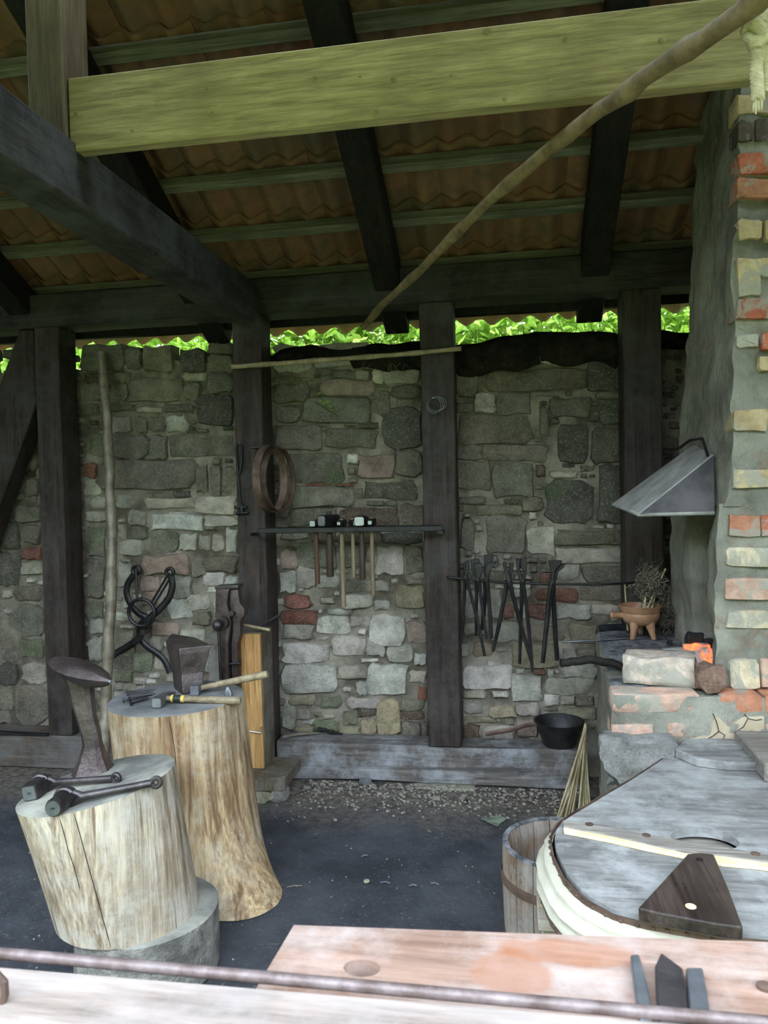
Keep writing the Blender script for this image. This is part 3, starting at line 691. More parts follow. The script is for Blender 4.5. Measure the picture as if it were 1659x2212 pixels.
o = face_piece(1490, 1543, 1650, 1612, YF, .010, hearth, 'clay_patch', M_CLAY, BC['o'], rb); o['label'] = 'cracked yellow clay patch'
# cracks in the clay patch
m = MB()
for pl in ([(1540, 1541), (1548, 1560), (1553, 1580), (1566, 1588), (1560, 1600)], [(1608, 1543), (1616, 1552), (1606, 1570), (1594, 1578), (1590, 1592)], [(1553, 1580), (1540, 1590), (1525, 1598)], [(1616, 1552), (1632, 1556), (1646, 1554)]):
    m.tube([AY(x, y, YF-.0135) for x, y in pl], .0015, 5)
m.build('clay_crack', M_CHARCOAL, hearth, smooth=0)
# rough stone that juts from the hearth front, above the bellows nozzle
m = MB(); rock(m, AY(1388, 1640, YF-.05), (.15, .12, .11), 23, .42, 4)
o = m.build('jutting_stone', M_STONE, hearth, smooth=35); o.color = (.42, .41, .41, 1); o['label'] = 'rough grey rock jutting from the hearth front'

# iron smoke hood fixed to the chimney side over the fire
hood = thing('smoke_hood', 'grey sheet iron smoke hood sloping out from the chimney side', 'hood', AY(1440, 1112, 3.1))
A = AY(1380, 1112, 3.0); B = AY(1324, 1090, 3.46); C = AY(1543, 1108, 2.99); D = AY(1541, 984, 3.05); E_ = AY(1500, 962, 3.42); G = AY(1470, 1085, 3.46)
G = Vector((C.x+.05, 3.46, B.z)); E_.x = max(E_.x, D.x)
def sheet(name, pts, th=.005, mt=M_HOODD):
    pts = [Vector(p) for p in pts]; n = (pts[1]-pts[0]).cross(pts[2]-pts[0]).normalized()
    mm = MB(); mm.prism(pts, n*th); return mm.build(name, mt, hood, smooth=0)
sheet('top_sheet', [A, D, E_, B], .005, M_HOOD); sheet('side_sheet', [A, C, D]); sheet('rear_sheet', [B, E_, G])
m = MB(); m.tube([C, A, B], [.008, .008, .006], 8); m.build('rolled_rim', M_HOOD, hood, smooth=60)
m = MB(); m.tube([D+Vector((-.02, 0, .0)), D.lerp(E_, .4)+Vector((-.01, 0, .05)), D.lerp(E_, .8)+Vector((-.03, 0, .03)), E_+Vector((-.06, 0, -.01))], .006, 6); m.build('hanging_wire', M_BLACKIRON, hood)
# ================================================================== THINGS ON THE POSTS AND WALL
def stick(name, pts, rad, material, label, cat, n=12, knots=0, seed=1, group=None, end=None):
    """natural stick: wandering tube with swollen knots"""
    P = []; R = []
    k = 14 if len(pts) < 6 else len(pts)*3
    for i in range(k+1):
        t = i/k*(len(pts)-1); a = min(int(t), len(pts)-2); u = t-a
        q = Vector(pts[a]).lerp(Vector(pts[a+1]), u); r0 = rad[0]+(rad[1]-rad[0])*i/k
        w = noise.noise_vector(Vector((i*.5, seed*3.3, 0)))*r0*.35
        P.append(q+w); R.append(r0*(1+.12*noise.noise(Vector((i*1.7, seed, 5)))+(.25 if knots and i % knots == 2 else 0)))
    m = MB(); m.tube(P, R, n); return tag(m.build(name, material, smooth=60), label, cat, group)
# horizontal stick nailed across two posts
stick('pale_rod', [AY(x, y, YP-.016) for x, y in ((501, 793), (620, 784), (760, 774), (880, 764), (996, 753))], (.013, .011), M_STICK, 'pale peeled stick fixed level across two dark posts', 'stick', knots=3, seed=2)
# long pole leaning on the wall left
stick('leaning_pole', [AY(x, y, Y) for x, y, Y in ((221, 760, 4.06), (228, 860, 4.02), (233, 960, 3.98), (238, 1060, 3.94), (244, 1150, 3.9), (241, 1250, 3.86), (238, 1350, 3.82), (232, 1450, 3.79))]+[AY(226, 1560, 3.75), AZ(222, 1735, .0)],
      (.024, .030), M_POLEG, 'long crooked pole leaning against the wall beside the left post', 'pole', knots=5, seed=5)
# bellows lever pole slanting under the roof, with its rope
PT = [AY(x, y, 1/(.263+.00042*(x-785))) for x, y in ((785, 706), (828, 655), (900, 592), (985, 505), (1080, 413), (1180, 330), (1290, 242), (1400, 165), (1500, 97), (1625, 8), (1720, -50))]
stick('bellows_lever', PT, (.0165, .0225), M_POLE, 'long bark-covered lever pole slanting up under the roof to the right', 'pole', knots=4, seed=8)
rope = thing('hanging_rope', 'knotted pale hemp rope hanging at the top right corner', 'rope', AY(1642, 230, 1.70))
def twist(mb, path, r, turns, k=3):
    path = [Vector(p) for p in path]
    for s in range(k):
        P = []
        n = 60
        for i in range(n+1):
            t = i/n*(len(path)-1); a = min(int(t), len(path)-2); q = path[a].lerp(path[a+1], t-a)
            ang = 2*math.pi*(turns*i/n+s/k); P.append(q+Vector((math.cos(ang)*r*.55, math.sin(ang)*r*.55, 0)))
        mb.tube(P, r*.62, 6)
m = MB(); twist(m, [AY(1644, -60, 1.70), AY(1642, 20, 1.70), AY(1634, 90, 1.70)], .013, 9); twist(m, [AY(1652, -60, 1.72), AY(1650, 40, 1.72), AY(1644, 110, 1.71)], .013, 9); m.build('strand', M_ROPE, rope)
m = MB()
for i, (x, y) in enumerate(((1632, 60), (1640, 72), (1634, 84), (1646, 90))):
    c = AY(x, y, 1.69); P = [c+Vector((math.cos(t*.6)*.020, math.sin(t*.6)*.016, .012*math.sin(t*1.2+i))) for t in range(11)]; m.tube(P, .010, 7)
m.build('knot', M_ROPE, rope)
m = MB(); twist(m, [AY(1638, 90, 1.69), AY(1634, 150, 1.69), AY(1637, 215, 1.69)], .012, 5)
for i in range(9): m.tube([AY(1637, 205, 1.69)+Vector((RND.uniform(-.006, .006), RND.uniform(-.006, .006), 0)), AY(1637+RND.uniform(-12, 12), 240+RND.uniform(-8, 10), 1.69)], [.003, .0015], 5)
m.build('frayed_end', M_ROPE, rope)
m = MB(); twist(m, [AY(1650, 90, 1.70), AY(1655, 150, 1.70), AY(1656, 200, 1.70)], .012, 5); m.build('strand', M_ROPE, rope)

# wire coil on the middle post
m = MB(); c = AY(937, 876, YP-.012)
for k in range(4):
    P = [c+Vector((math.cos(t)*(.036+.004*k), -.004*k, math.sin(t)*(.042-.002*k)))+Vector((.006*k, 0, .002*k)) for t in [2*math.pi*i/22+k for i in range(22)]]; m.tube(P, .0022, 6, closed=True)
m.tube([c+Vector((.03, 0, .03)), c+Vector((.056, -.004, .012)), c+Vector((.05, -.006, -.02)), c+Vector((.02, -.008, -.03))], .0022, 6)
m.tube([c+Vector((.0, .012, .034)), c+Vector((0, -.025, .036))], .003, 6)
tag(m.build('wire_coil', M_STEEL, smooth=60), 'small coil of wire hung on the middle post', 'wire')

# two iron hoops hung on the post beside the vise
for i, (cx, cy, wv, dx, mt, lb, tilt) in enumerate(((585, 1034, .040, 0, M_RUSTIRON, 'smooth rusty iron hoop hung on the post, the nearer of two', 1.46), (602, 1036, .030, 0, M_RUSTIRON, 'flaking pitted iron hoop hung behind the smoother hoop', 1.40))):
    c = AY(cx, cy, YP-.13+.05*i)
    ax = Vector((math.sin(tilt), -math.cos(tilt), 0)); u = Vector((0, 0, 1)); v = ax.cross(u); R = .176-.006*i; rs = []
    for k in range(48):
        a = 2*math.pi*k/48; d = u*math.sin(a)*1.0+v*math.cos(a); rr = R+(.003*nz((k*.9, i, 0)) if i else 0)
        rs.append([c+d*rr-ax*wv/2, c+d*rr+ax*wv/2, c+d*(rr-.007)+ax*wv/2, c+d*(rr-.007)-ax*wv/2])
    m = MB(); m.rings(rs, closed=True)
    if i == 0:
        zz = c.z+R-.0125; k = MB(); k.tube([(-1.34, YP+.02, zz), (-1.34, c.y, zz), (c.x+.05, c.y, zz+.001)], .005, 8); k.build('hoop_nail', M_BLACKIRON, POST2)
    tag(m.build('iron_hoop', mt, smooth=50), lb, 'hoop', 'iron hoops on the post')
# iron hook and rod hanging on the same post
m = MB(); o5, s5 = (480, 930), 9.217
def c5(x, y, Y=YP-.014): return AY(o5[0]+x/s5, o5[1]+y/s5, Y)
m.tube([c5(350, 860), c5(385, 640), c5(385, 380), c5(350, 280), c5(305, 270), c5(275, 350), c5(300, 700), c5(340, 1150), c5(375, 1500)], .0065, 8)
hk = tag(m.build('hanging_iron_hook', M_BLACKIRON, smooth=60), 'thin black iron hook with a cross foot hung on the hoop post', 'tool')
m = MB()
for (x0, y0, x1, y1) in ((245, 1525, 500, 1530), (270, 1655, 515, 1640)): m.tube([c5(x0, y0), c5(x1, y1)], .009, 8)
m.tube([c5(380, 1500), c5(390, 1650)], .012, 8); m.build('cross_foot', M_BLACKIRON, hk)

# hammer rack: two flat bars with a slot, on brackets
ZR = AY(750, 1143, YP-.12).z
rack = thing('hammer_rack', 'flat black bar rack between two posts holding a row of hammers', 'rack', (-.82, YP-.09, ZR-.015))
xl, xr = AY(556, 1143, YP-.13).x, AY(956, 1143, YP-.13).x
m = MB(); m.box(xl, xr, YP-.135, YP-.118, ZR-.016, ZR+.012); m.build('front_bar', M_BLACKIRON, rack, smooth=0, bevel=.003)
m = MB(); m.box(xl+.06, xr-.02, YP-.072, YP-.055, ZR-.016, ZR+.012); m.build('rear_bar', M_BLACKIRON, rack, smooth=0, bevel=.003)
for x in (-1.36, -.36):
    m = MB(); m.box(x-.012, x+.012, YP-.135, YP+.002, ZR-.03, ZR-.016); m.build('bracket', M_BLACKIRON, rack, smooth=0)
ZT = ZR+.013
def rack_hammer(px, ytop, w, h, ln, kind, ybot, hw, hm, label, headmat=M_BLACKIRON, px_head=None, poke=0, yaw=0.0):
    yc = YP-.095; c = AY(px, 1143, yc); cx = c.x; hx = AY(px_head or px, 1143, yc-ln/2).x
    zb = AY(px, ybot, yc).z; sx = w*3.75/F/2; hz = h*3.75/F
    t = thing('hammer', label, 'hammer', (cx, yc, zb), 'hammers in the rack')
    m = MB(); r = hw*3.8/F/2
    m.tube([(cx, yc, zb), (cx, yc, zb+.004), (cx, yc, (zb+ZT)/2), (cx, yc, ZT-.03), (cx, yc, ZT+hz+.006+poke)], [r*.9, r*1.05, r*1.0, min(r*.85, .017), min(r*.8, .014)], 10, flat=1.0)
    m.build('handle', hm, t, smooth=60)
    m = MB(); M = Matrix.Translation((cx, yc, ZT)) @ Matrix.Rotation(yaw, 4, 'Z')
    def sec(y, a, b0, b1, n=8):
        k = .72; z0, z1 = b0, b1
        return [M @ Vector(p) for p in ((-a*k, y, z0), (a*k, y, z0), (a, y, z0+(z1-z0)*.16), (a, y, z1-(z1-z0)*.16), (a*k, y, z1), (-a*k, y, z1), (-a, y, z1-(z1-z0)*.16), (-a, y, z0+(z1-z0)*.16))]
    f = -ln/2; bkk = ln/2
    if kind == 'sledge': S = [sec(f, sx*.9, hz*.08, hz*.95), sec(f+.008, sx, 0, hz), sec(-.02, sx*1.0, 0, hz), sec(.02, sx*1.0, 0, hz), sec(bkk-.008, sx, 0, hz), sec(bkk, sx*.9, hz*.08, hz*.95)]
    elif kind == 'cross': S = [sec(f, sx*.88, hz*.1, hz*.92), sec(f+.006, sx, 0, hz), sec(-.018, sx*.85, 0, hz*.95), sec(.022, sx*.9, 0, hz), sec(bkk, sx*.9, hz*.4, hz*.55)]
    else:
        S = [sec(f, sx*.55, hz*.25, hz*.75), sec(f+.006, sx*.85, hz*.08, hz*.92), sec(f+.018, sx, 0, hz), sec(f+.034, sx*.75, hz*.14, hz*.86), sec(-.012, sx*.9, 0, hz*.95), sec(.02, sx*.9, 0, hz*.95), sec(bkk-.012, sx, 0, hz), sec(bkk, sx*.9, hz*.05, hz*.95)]
    m.rings(S); hd = m.build('head', headmat, t, smooth=35)
    m = MB(); P0 = S[0]; cc = sum(P0, Vector())/8; m.prism([cc+(p-cc)*.93 for p in P0], M.to_3x3() @ Vector((0, -.0015, 0))); m.build('polished_face', M_STEEL if kind != 'dark' else headmat, hd, smooth=0)
rack_hammer(683, 1124, 15, 16, .10, 'cross', 1262, 11, M_HANDLEB, 'small square-faced hammer with reddish brown handle, leftmost in the rack', px_head=679, yaw=-.12)
rack_hammer(711, 1112, 24, 27, .12, 'sledge', 1246, 16, M_HANDLED, 'heavy sledge hammer with thick dark handle and its end poking up', px_head=704, poke=.012, yaw=-.45)
rack_hammer(738, 1123, 14, 15, .09, 'ball', 1312, 11, M_HANDLE, 'ball-peen hammer with the longest pale grey handle in the rack', px_head=735, yaw=-.1)
rack_hammer(762, 1124, 11, 15, .09, 'cross', 1247, 9, M_HANDLE, 'thin dark cross-peen hammer with the thinnest handle in the rack', px_head=758, yaw=.5)
rack_hammer(781, 1118, 25, 23, .11, 'sledge', 1251, 13, M_HANDLED, 'big square-faced sledge hammer with dark handle, second from right', px_head=779)
rack_hammer(803, 1122, 16, 17, .10, 'ball', 1287, 10, M_HANDLE, 'round-faced hammer with slim pale handle, rightmost in the rack', px_head=805)

# tongs rod and six pairs of tongs
YT = YP-.045
m = MB(); m.tube([AY(966, 1246, YP+.004), AY(970, 1247, YT), AY(1040, 1254, YT), AY(1100, 1259, YT), AY(1200, 1262, YT), AY(1290, 1262, YT), AY(1366, 1259, YT), AY(1374, 1256, YP+.004)], .0062, 8)
tag(m.build('tongs_rod', M_BLACKIRON, smooth=60), 'thin black iron rod between two posts carrying the tongs', 'rod')
o7, s7 = (960, 1180), 5.53
def c7(x, y, Y): return AY(o7[0]+x/s7, o7[1]+y/s7, Y)
def tongs(label, jawA, jawB, reinA, reinB, ra=.0085, mt=None):
    mt = mt or M_BLACKIRON
    b = c7(*reinA[-1], YT); t = thing('tongs', label, 'tongs', (b.x, YT, b.z), 'tongs hanging on the rod')
    m = MB(); m.prism([c7(x, y, YT-.028) for x, y in jawA], (0, .010, 0)); m.build('jaw', mt, t, smooth=40, bevel=.003)
    m = MB(); m.prism([c7(x, y, YT-.002) for x, y in jawB], (0, .012, 0)); m.build('jaw', mt, t, smooth=40, bevel=.003)
    n = len(reinA); m = MB(); m.tube([c7(x, y, YT-.020-.006*(i == n-1)) for i, (x, y) in enumerate(reinA)], [ra*1.35]+[ra*1.1]*(n-2)+[ra*.9], 8); m.build('rein', mt, t)
    n = len(reinB); m = MB(); m.tube([c7(x, y, YT+.020) for i, (x, y) in enumerate(reinB)], [ra*1.35]+[ra*1.1]*(n-2)+[ra*.9], 8); m.build('rein', mt, t)
    p = reinA[0]; m = MB(); a = c7(p[0], p[1], YT); m.tube([a+Vector((0, -.036, 0)), a+Vector((0, .026, 0))], .0085, 10); m.build('rivet', mt, t)
tongs('slim tongs with small pointed jaws, leftmost on the rod', [(255, 175), (290, 165), (296, 230), (280, 340), (262, 390), (240, 350), (250, 250)], [(215, 200), (250, 180), (262, 300), (262, 385), (235, 330)],
      [(256, 360), (275, 430), (360, 740), (430, 1050), (482, 1312)], [(252, 370), (245, 500), (228, 800), (205, 1170)], .0075)
tongs('tongs with broad square folded jaws, second from left on the rod', [(345, 210), (450, 195), (455, 300), (430, 380), (400, 400), (375, 350)], [(310, 160), (415, 150), (440, 260), (410, 370), (370, 380), (325, 300)],
      [(400, 385), (425, 520), (460, 800), (505, 1102)], [(388, 390), (384, 600), (378, 850), (378, 1066)], .0075)
tongs('tongs with wide flared wedge jaws, third from left on the rod', [(515, 200), (632, 180), (560, 280), (530, 380), (495, 400), (480, 300)], [(478, 105), (592, 95), (570, 180), (545, 300), (490, 400), (468, 300)],
      [(505, 385), (520, 520), (545, 820), (566, 1102)], [(495, 390), (488, 550), (470, 800), (446, 1002)], .0095)
tongs('tongs with two narrow spread jaws and spread handles, fourth from left', [(695, 195), (735, 190), (765, 310), (800, 400), (760, 430), (725, 380)], [(780, 200), (830, 195), (815, 300), (790, 420), (735, 420), (765, 320)],
      [(765, 395), (800, 520), (900, 900), (1036, 1368)], [(755, 400), (720, 600), (650, 950), (580, 1256)], .0095)
# fifth pair: one broad plate with a hole
jh = [(850, 140), (920, 150), (985, 135), (980, 330), (965, 420), (915, 430), (885, 370), (865, 260)]
tongs('tongs with a broad curved plate jaw pierced by a hole, fifth on the rod', [(850, 140), (905, 148), (902, 262), (905, 300), (925, 345), (940, 420), (905, 430), (885, 370), (862, 260)], [(905, 148), (985, 135), (980, 330), (965, 420), (930, 430), (925, 345), (945, 300), (925, 262), (902, 270)],
      [(932, 400), (960, 560), (1010, 1000), (1052, 1505)], [(928, 410), (920, 700), (908, 1050), (900, 1402)], .0085, M_BLACKIRON)
tongs('tongs with flared axe-like jaws and the thickest handles, rightmost on the rod', [(1240, 168), (1406, 168), (1395, 215), (1330, 280), (1300, 420), (1270, 440), (1272, 290), (1245, 210)], [(1290, 330), (1380, 225), (1442, 212), (1430, 250), (1360, 310), (1345, 400), (1310, 440), (1275, 430)],
      [(1290, 415), (1265, 520), (1225, 900), (1175, 1392)], [(1292, 420), (1300, 600), (1320, 950), (1345, 1362)], .0115)

# large stone-lifting tongs with ring on the left wall
o4, s4 = (220, 1200), 4.1475
def c4(x, y, Y): return AY(o4[0]+x/s4, o4[1]+y/s4, Y)
lift = thing('lifting_tongs', 'large black lifting tongs with an iron ring hung on the stone wall', 'tongs', c4(350, 980, 4.03))
def strap(pts, Y, w, th=.016, name='arm', par=lift):
    m = MB(); pts = [c4(x, y, Y) for x, y in pts]; P = []
    for i in range(len(pts)-1):
        for k in range(4):
            t = k/4; a = pts[max(i-1, 0)]; b = pts[i]; c = pts[i+1]; d = pts[min(i+2, len(pts)-1)]
            P.append(.5*((2*b)+(c-a)*t+(2*a-5*b+4*c-d)*t*t+(3*b-a-3*c+d)*t**3))
    P.append(pts[-1]); m.tube(P, w, 8, flat=.62, up=(0, 1, 0)); return m.build(name, M_BLACKIRON, par, smooth=60)
strap([(300, 160), (235, 250), (222, 340), (260, 440), (330, 520), (395, 560), (340, 640), (345, 740), (400, 810), (500, 880), (560, 940), (610, 1050)], 4.045, .0195)
strap([(618, 180), (632, 270), (600, 380), (520, 480), (430, 560), (370, 660), (330, 740), (240, 810), (120, 880), (60, 930)], 4.012, .0205)
for (x, y, Y) in ((308, 132, 4.04), (610, 150, 4.01)):
    m = MB(); c = c4(x, y, Y); P = [c+Vector((math.cos(a)*.022, 0, math.sin(a)*.022)) for a in [2*math.pi*i/16 for i in range(16)]]; m.tube(P, .011, 8, closed=True); m.build('eye', M_BLACKIRON, lift)
m = MB(); c = c4(356, 512, 3.985); P = [c+Vector((math.cos(a)*.078, 0, math.sin(a)*.076)) for a in [2*math.pi*i/32 for i in range(32)]]; m.tube(P, .0105, 8, closed=True); m.build('ring', M_BLACKIRON, lift)
for a, b in (((306, 138), (318, 400)), ((600, 158), (438, 432)), ((604, 215), (468, 440))):
    m = MB(); m.tube([c4(*a, 4.0), c4(*b, 3.985)], .0066, 8); m.build('link', M_BLACKIRON, lift)
m = MB(); a = c4(362, 690, 3.985); m.tube([a, a+Vector((0, .08, 0))], .016, 10); m.build('rivet', M_IRON, lift)

# ================================================================== BLOCK, LEG VISE
XB1 = AZ(570, 1662, .12).x; YBk = 3.715
blk = thing('timber_block', 'stout wooden block with fresh orange front standing before the hoop post', 'block', (XB1-.13, 3.81, .121))
zt = AY(570, 1369, YBk).z
m = MB(); m.box(XB1-.285, XB1, YBk+.022, YP-.004, .121, zt); m.build('core', M_BLOCK, blk, smooth=0, bevel=.004)
m = MB(); m.box(XB1-.120, XB1-.001, YBk, YBk+.021, .123, zt-.004); m.build('front_board', M_ORANGE, blk, smooth=0, bevel=.002)
m = MB(); m.box(XB1-.285, XB1-.205, YBk, YBk+.021, .123, zt-.06); m.build('side_board', M_BLOCK, blk, smooth=0, bevel=.002)
m = MB(); a = AY(541, 1578, YBk); m.tube([a+Vector((0, .012, 0)), a+Vector((.0, -.012, 0)), AY(562, 1583, YBk-.012), AY(565, 1581, YBk-.012), AY(564, 1570, YBk-.012)], .0035, 7); m.build('wire_hook', M_STEEL, blk)
m = MB(); m.tube([AY(527, 1350, YBk+.05), AY(583, 1361, YBk+.03)], [.008, .0085], 8); tag(m.build('wooden_peg', M_STICK, smooth=60), 'short peeled stick lying on top of the wooden block', 'stick')
m = MB(); m.tube([AY(560, 1354, YP-.05), AY(602, 1329, YP-.02)], .005, 8); m.build('iron_pin', M_BLACKIRON, blk)
YV = YBk-.075
vise = thing('leg_vise', 'old rusty blacksmith leg vise fixed to the wooden block', 'vise', (c4(1120, 1300, YV).x, YV, .121))
def vplate(name, pts, Y, th, mt=M_RUSTV, bev=.008):
    m = MB(); m.prism([c4(x, y, Y) for x, y in pts], (0, th, 0)); return m.build(name, mt, vise, smooth=45, bevel=bev, seg=2)
vplate('front_jaw', [(1018, 292), (1148, 292), (1128, 350), (1122, 440), (1140, 520), (1160, 600), (1150, 660), (1136, 720), (1132, 820), (1142, 1250), (1072, 1250), (1062, 820), (1058, 700), (1035, 620), (1012, 560), (1014, 440)], YV-.012, .06)
vplate('rear_jaw', [(1150, 305), (1218, 298), (1235, 420), (1276, 480), (1276, 535), (1238, 590), (1242, 700), (1216, 790), (1226, 1250), (1166, 1250), (1156, 790), (1172, 700), (1165, 560), (1140, 420)], YV+.006, .055)
vplate('jaw_face', [(1010, 276), (1222, 264), (1222, 296), (1010, 304)], YV-.016, .08, M_IRON, .003)
m = MB(); a = c4(1090, 600, YV-.012); m.lathe([(.001, -.03), (.020, -.028), (.030, -.018), (.033, 0), (.030, .02)], a, 20, Matrix.Rotation(math.radians(90), 3, 'X') @ Matrix.Rotation(0, 3, 'Z')); m.build('screw_collar', M_RUSTV, vise)
m = MB(); a = c4(1040, 625, YV-.05); m.lathe([(.028*math.sin(t*math.pi/12), -.030*math.cos(t*math.pi/12)) for t in range(13)], a, 18); m.build('screw_ball', M_IRON, vise)
m = MB(); m.tube([c4(1040, 625, YV-.05), c4(1090, 600, YV-.012)], .016, 10); m.build('screw', M_RUSTV, vise)
m = MB(); m.tube([c4(1046, 660, YV-.05), c4(1056, 880, YV-.04), c4(1066, 1110, YV-.03)], .0085, 8); m.build('screw_handle', M_IRON, vise)
m = MB(); a = c4(1175, 515, YV+.004); m.tube([a, a+Vector((0, -.025, 0))], .014, 8); m.build('bolt', M_IRON, vise)
m = MB(); m.tube([c4(1150, 972, YV-.016), c4(1250, 966, YV-.016)], .005, 6); m.tube([c4(1240, 940, YV-.016), c4(1246, 985, YV-.016)], .005, 6); m.build('wire_tie', M_BLACKIRON, vise)
# ================================================================== FOOT OF THE POST
zs = .12
x1 = AZ(637, 1652, zs).x
pl = thing('sill_stub', 'short thick timber stub on a stone under the wooden block', 'beam', (x1-.2, 3.75, 0))
m = MB(); rs = []
for x, dy in ((-1.75, 0), (-1.5, 0), (-1.3, .0), (x1-.02, .01), (x1, .03)):
    rs.append([Vector((x, 3.585+dy, .055)), Vector((x, YP-.003, .055)), Vector((x, YP-.003, zs)), Vector((x, 3.60+dy, zs))])
m.rings(rs); m.build('timber', M_BLOCK, pl, smooth=0, bevel=.006)
m = MB(); rock(m, (-1.30, 3.68, .024), (.135, .10, .05), 4, .25, 2); o = m.build('packing_stone', M_STONE, pl, smooth=40); o.color = (.48, .44, .34, 1)
m = MB(); rock(m, (x1-.045, 3.66, .025), (.045, .08, .05), 9, .25, 2); o = m.build('packing_stone', M_STONE, pl, smooth=40); o.color = (.36, .34, .32, 1)
a, b = AZ(897, 1700, .0), AZ(1025, 1706, .0)
m = MB(); m.box(a.x, b.x, 3.855, 4.05, -.03, .004); o = tag(m.build('padstone', M_STONE, smooth=0, bevel=.006), 'flat cream stone slab lying under the middle of the grey sill', 'stone'); o.color = (.50, .48, .38, 1)

# ================================================================== STUMPS
def stump(name, label, c0, c1, r0, r1, nrm, side, end, flare=None, seed=0, thick=.006, cracks=()):
    c0, c1, nrm = Vector(c0), Vector(c1), Vector(nrm).normalized()
    t = thing(name, label, 'stump', c0); n = 72; K = 22; rs = []
    def rad(a, u):
        r = r0+(r1-r0)*u
        r *= 1+.03*nz((math.cos(a)*1.5, math.sin(a)*1.5, seed+u*.4))+.008*nz((math.cos(a)*7, math.sin(a)*7, seed+u*.3))
        if flare: r += flare(a, u)
        return r
    for i in range(K+1):
        u = i/K; c = c0.lerp(c1, u); ring = []
        for j in range(n):
            a = 2*math.pi*j/n; r = rad(a, u); p = c+Vector((math.cos(a)*r, math.sin(a)*r, 0))
            dz = -(nrm.x*(p.x-c.x)+nrm.y*(p.y-c.y))/nrm.z
            p.z += dz*u*u; ring.append(p)
        rs.append(ring)
    m = MB(); m.rings(rs, cap1=False); m.build('trunk', side, t, smooth=60)
    for aa, u0, u1 in cracks:
        m = MB(); P = []
        for i in range(15):
            u = u0+(u1-u0)*i/14; q = u*K; lo_ = min(int(q), K-1); jj = int((aa+.04*nz((i*.4, seed, aa)))/(2*math.pi)*n*1.0) % n
            f = (aa+.018*nz((i*.25, seed, aa)))/(2*math.pi)*n % n; j0 = int(f) % n; w = f-int(f)
            P.append(rs[lo_][j0].lerp(rs[lo_][(j0+1) % n], w).lerp(rs[lo_+1][j0].lerp(rs[lo_+1][(j0+1) % n], w), q-lo_))
        m.tube(P, [.0004]+[.0013]*13+[.0004], 5); m.build('drying_crack', M_CHARCOAL, t, smooth=0)
    top = rs[-1]; m = MB(); cc = c1
    R2 = [[cc+(p-cc)*k+nrm*(0 if k == 1 else thick*.5) for p in top] for k in (1, .985, .6)]
    m.rings(R2, cap0=False); m.build('cut_top', end, t, smooth=60); return t
# front stump: leans left, its top cut askew, standing on a thick log slice
F_TOP = AY(210, 1692, 2.234); TILT = .185
F_N = Vector((-TILT*math.cos(YAW), -TILT*math.sin(YAW)+.02, 1)).normalized()
slice_ = stump('log_slice', 'thick grey log slice lying under the front stump', (-1.215, 2.295, 0), (-1.212, 2.30, .185), .232, .226, (0.0, 0, 1), M_BARK, M_ENDG, seed=3)
stump('front_stump', 'weathered pale stump leaning left, in front, carrying the stake anvil', (-1.272, 2.285, .1875), F_TOP, .226, .243, F_N, M_STUMPG, M_ENDG, seed=1, cracks=((4.98, .02, 1.0), (4.80, .45, .98)))
B_TOP = AY(382, 1507, 2.838)
def root(a, u):
    d = max(0, math.cos(a+.45))**4; return (.17*d-.03)*max(0, 1-u*2.2)**2 + (.0 if u > .5 else 0)
stump('back_stump', 'taller pale peeled stump with flared root, carrying the small anvil', (-1.275, 2.842, -.005), B_TOP, .262, .262, (-.02, .0, 1), M_STUMPW, M_ENDD, flare=root, seed=2, cracks=((5.05, .40, 1.0),))
def FT(x, y, h=0.0): return APL(x, y, F_TOP+F_N*(.004+h), F_N)
def BT(x, y, h=0.0): return AZ(x, y, B_TOP.z+.004+h)
def sect(c, u, v, w, d, k=.7):
    """eight-sided section around c"""
    return [c+u*(w*a)+v*(d*b) for a, b in ((-k, -1), (k, -1), (1, -k), (1, k), (k, 1), (-k, 1), (-1, k), (-1, -k))]
# stake anvil on the front stump
o3, s3 = (60, 1380), 5.184
base = FT(205, 1668)
def c3(x, y, Y): return AY(o3[0]+x/s3, o3[1]+y/s3, Y)
YS = base.y+.01
st = thing('stake_anvil', 'tall dark iron stake anvil with a pointed leaf-shaped head on the front stump', 'anvil', base)
m = MB(); VX, VY = Vector((1, .15, 0)).normalized(), Vector((-.15, 1, 0)).normalized(); S = []
for x0, x1_, y in ((545, 935, 1500), (600, 860, 1330), (640, 815, 1180), (620, 795, 1050), (560, 740, 850), (500, 720, 650), (470, 705, 500), (440, 690, 430)):
    a, b = c3(x0, y, YS), c3(x1_, y, YS); c = (a+b)/2; w = (b-a).length/2
    if y == 1500: c = Vector((c.x, YS, FT(60/1+o3[0]*0+ (o3[0]+740/s3-60), 1668).z if False else base.z-.004))
    S.append(sect(c, VX, VY, w, w*.85, .62))
m.rings(S); m.build('shank', M_ANVIL, st, smooth=28)
hp0, hp1 = c3(300, 235, YS+.04), c3(925, 478, YS-.07)
ax_ = (hp1-hp0); ln = ax_.length; ax_.normalize(); sd = ax_.cross(Vector((0, 0, 1))).normalized(); upn = sd.cross(ax_).normalized()
S = []
for t, w, z0, z1 in ((0, .020, -.010, .012), (.08, .042, -.024, .018), (.3, .066, -.040, .024), (.55, .068, -.046, .026), (.75, .050, -.042, .022), (.92, .022, -.024, .012), (1.0, .007, -.010, .006)):
    c = hp0+ax_*(ln*t)
    S.append([c+sd*(-w)+upn*0, c+sd*(-w*.5)+upn*z1*.85, c+upn*z1, c+sd*(w*.5)+upn*z1*.85, c+sd*w, c+sd*(w*.6)+upn*z0*.7, c+upn*z0, c+sd*(-w*.6)+upn*z0*.7])
m = MB(); m.rings(S); hd = m.build('head', M_ANVIL, st, smooth=30)
m = MB(); m.prism([p+ax_*.0005 for p in S[-1]], ax_*.004); m.build('bright_tip', M_STEEL, hd, smooth=0)
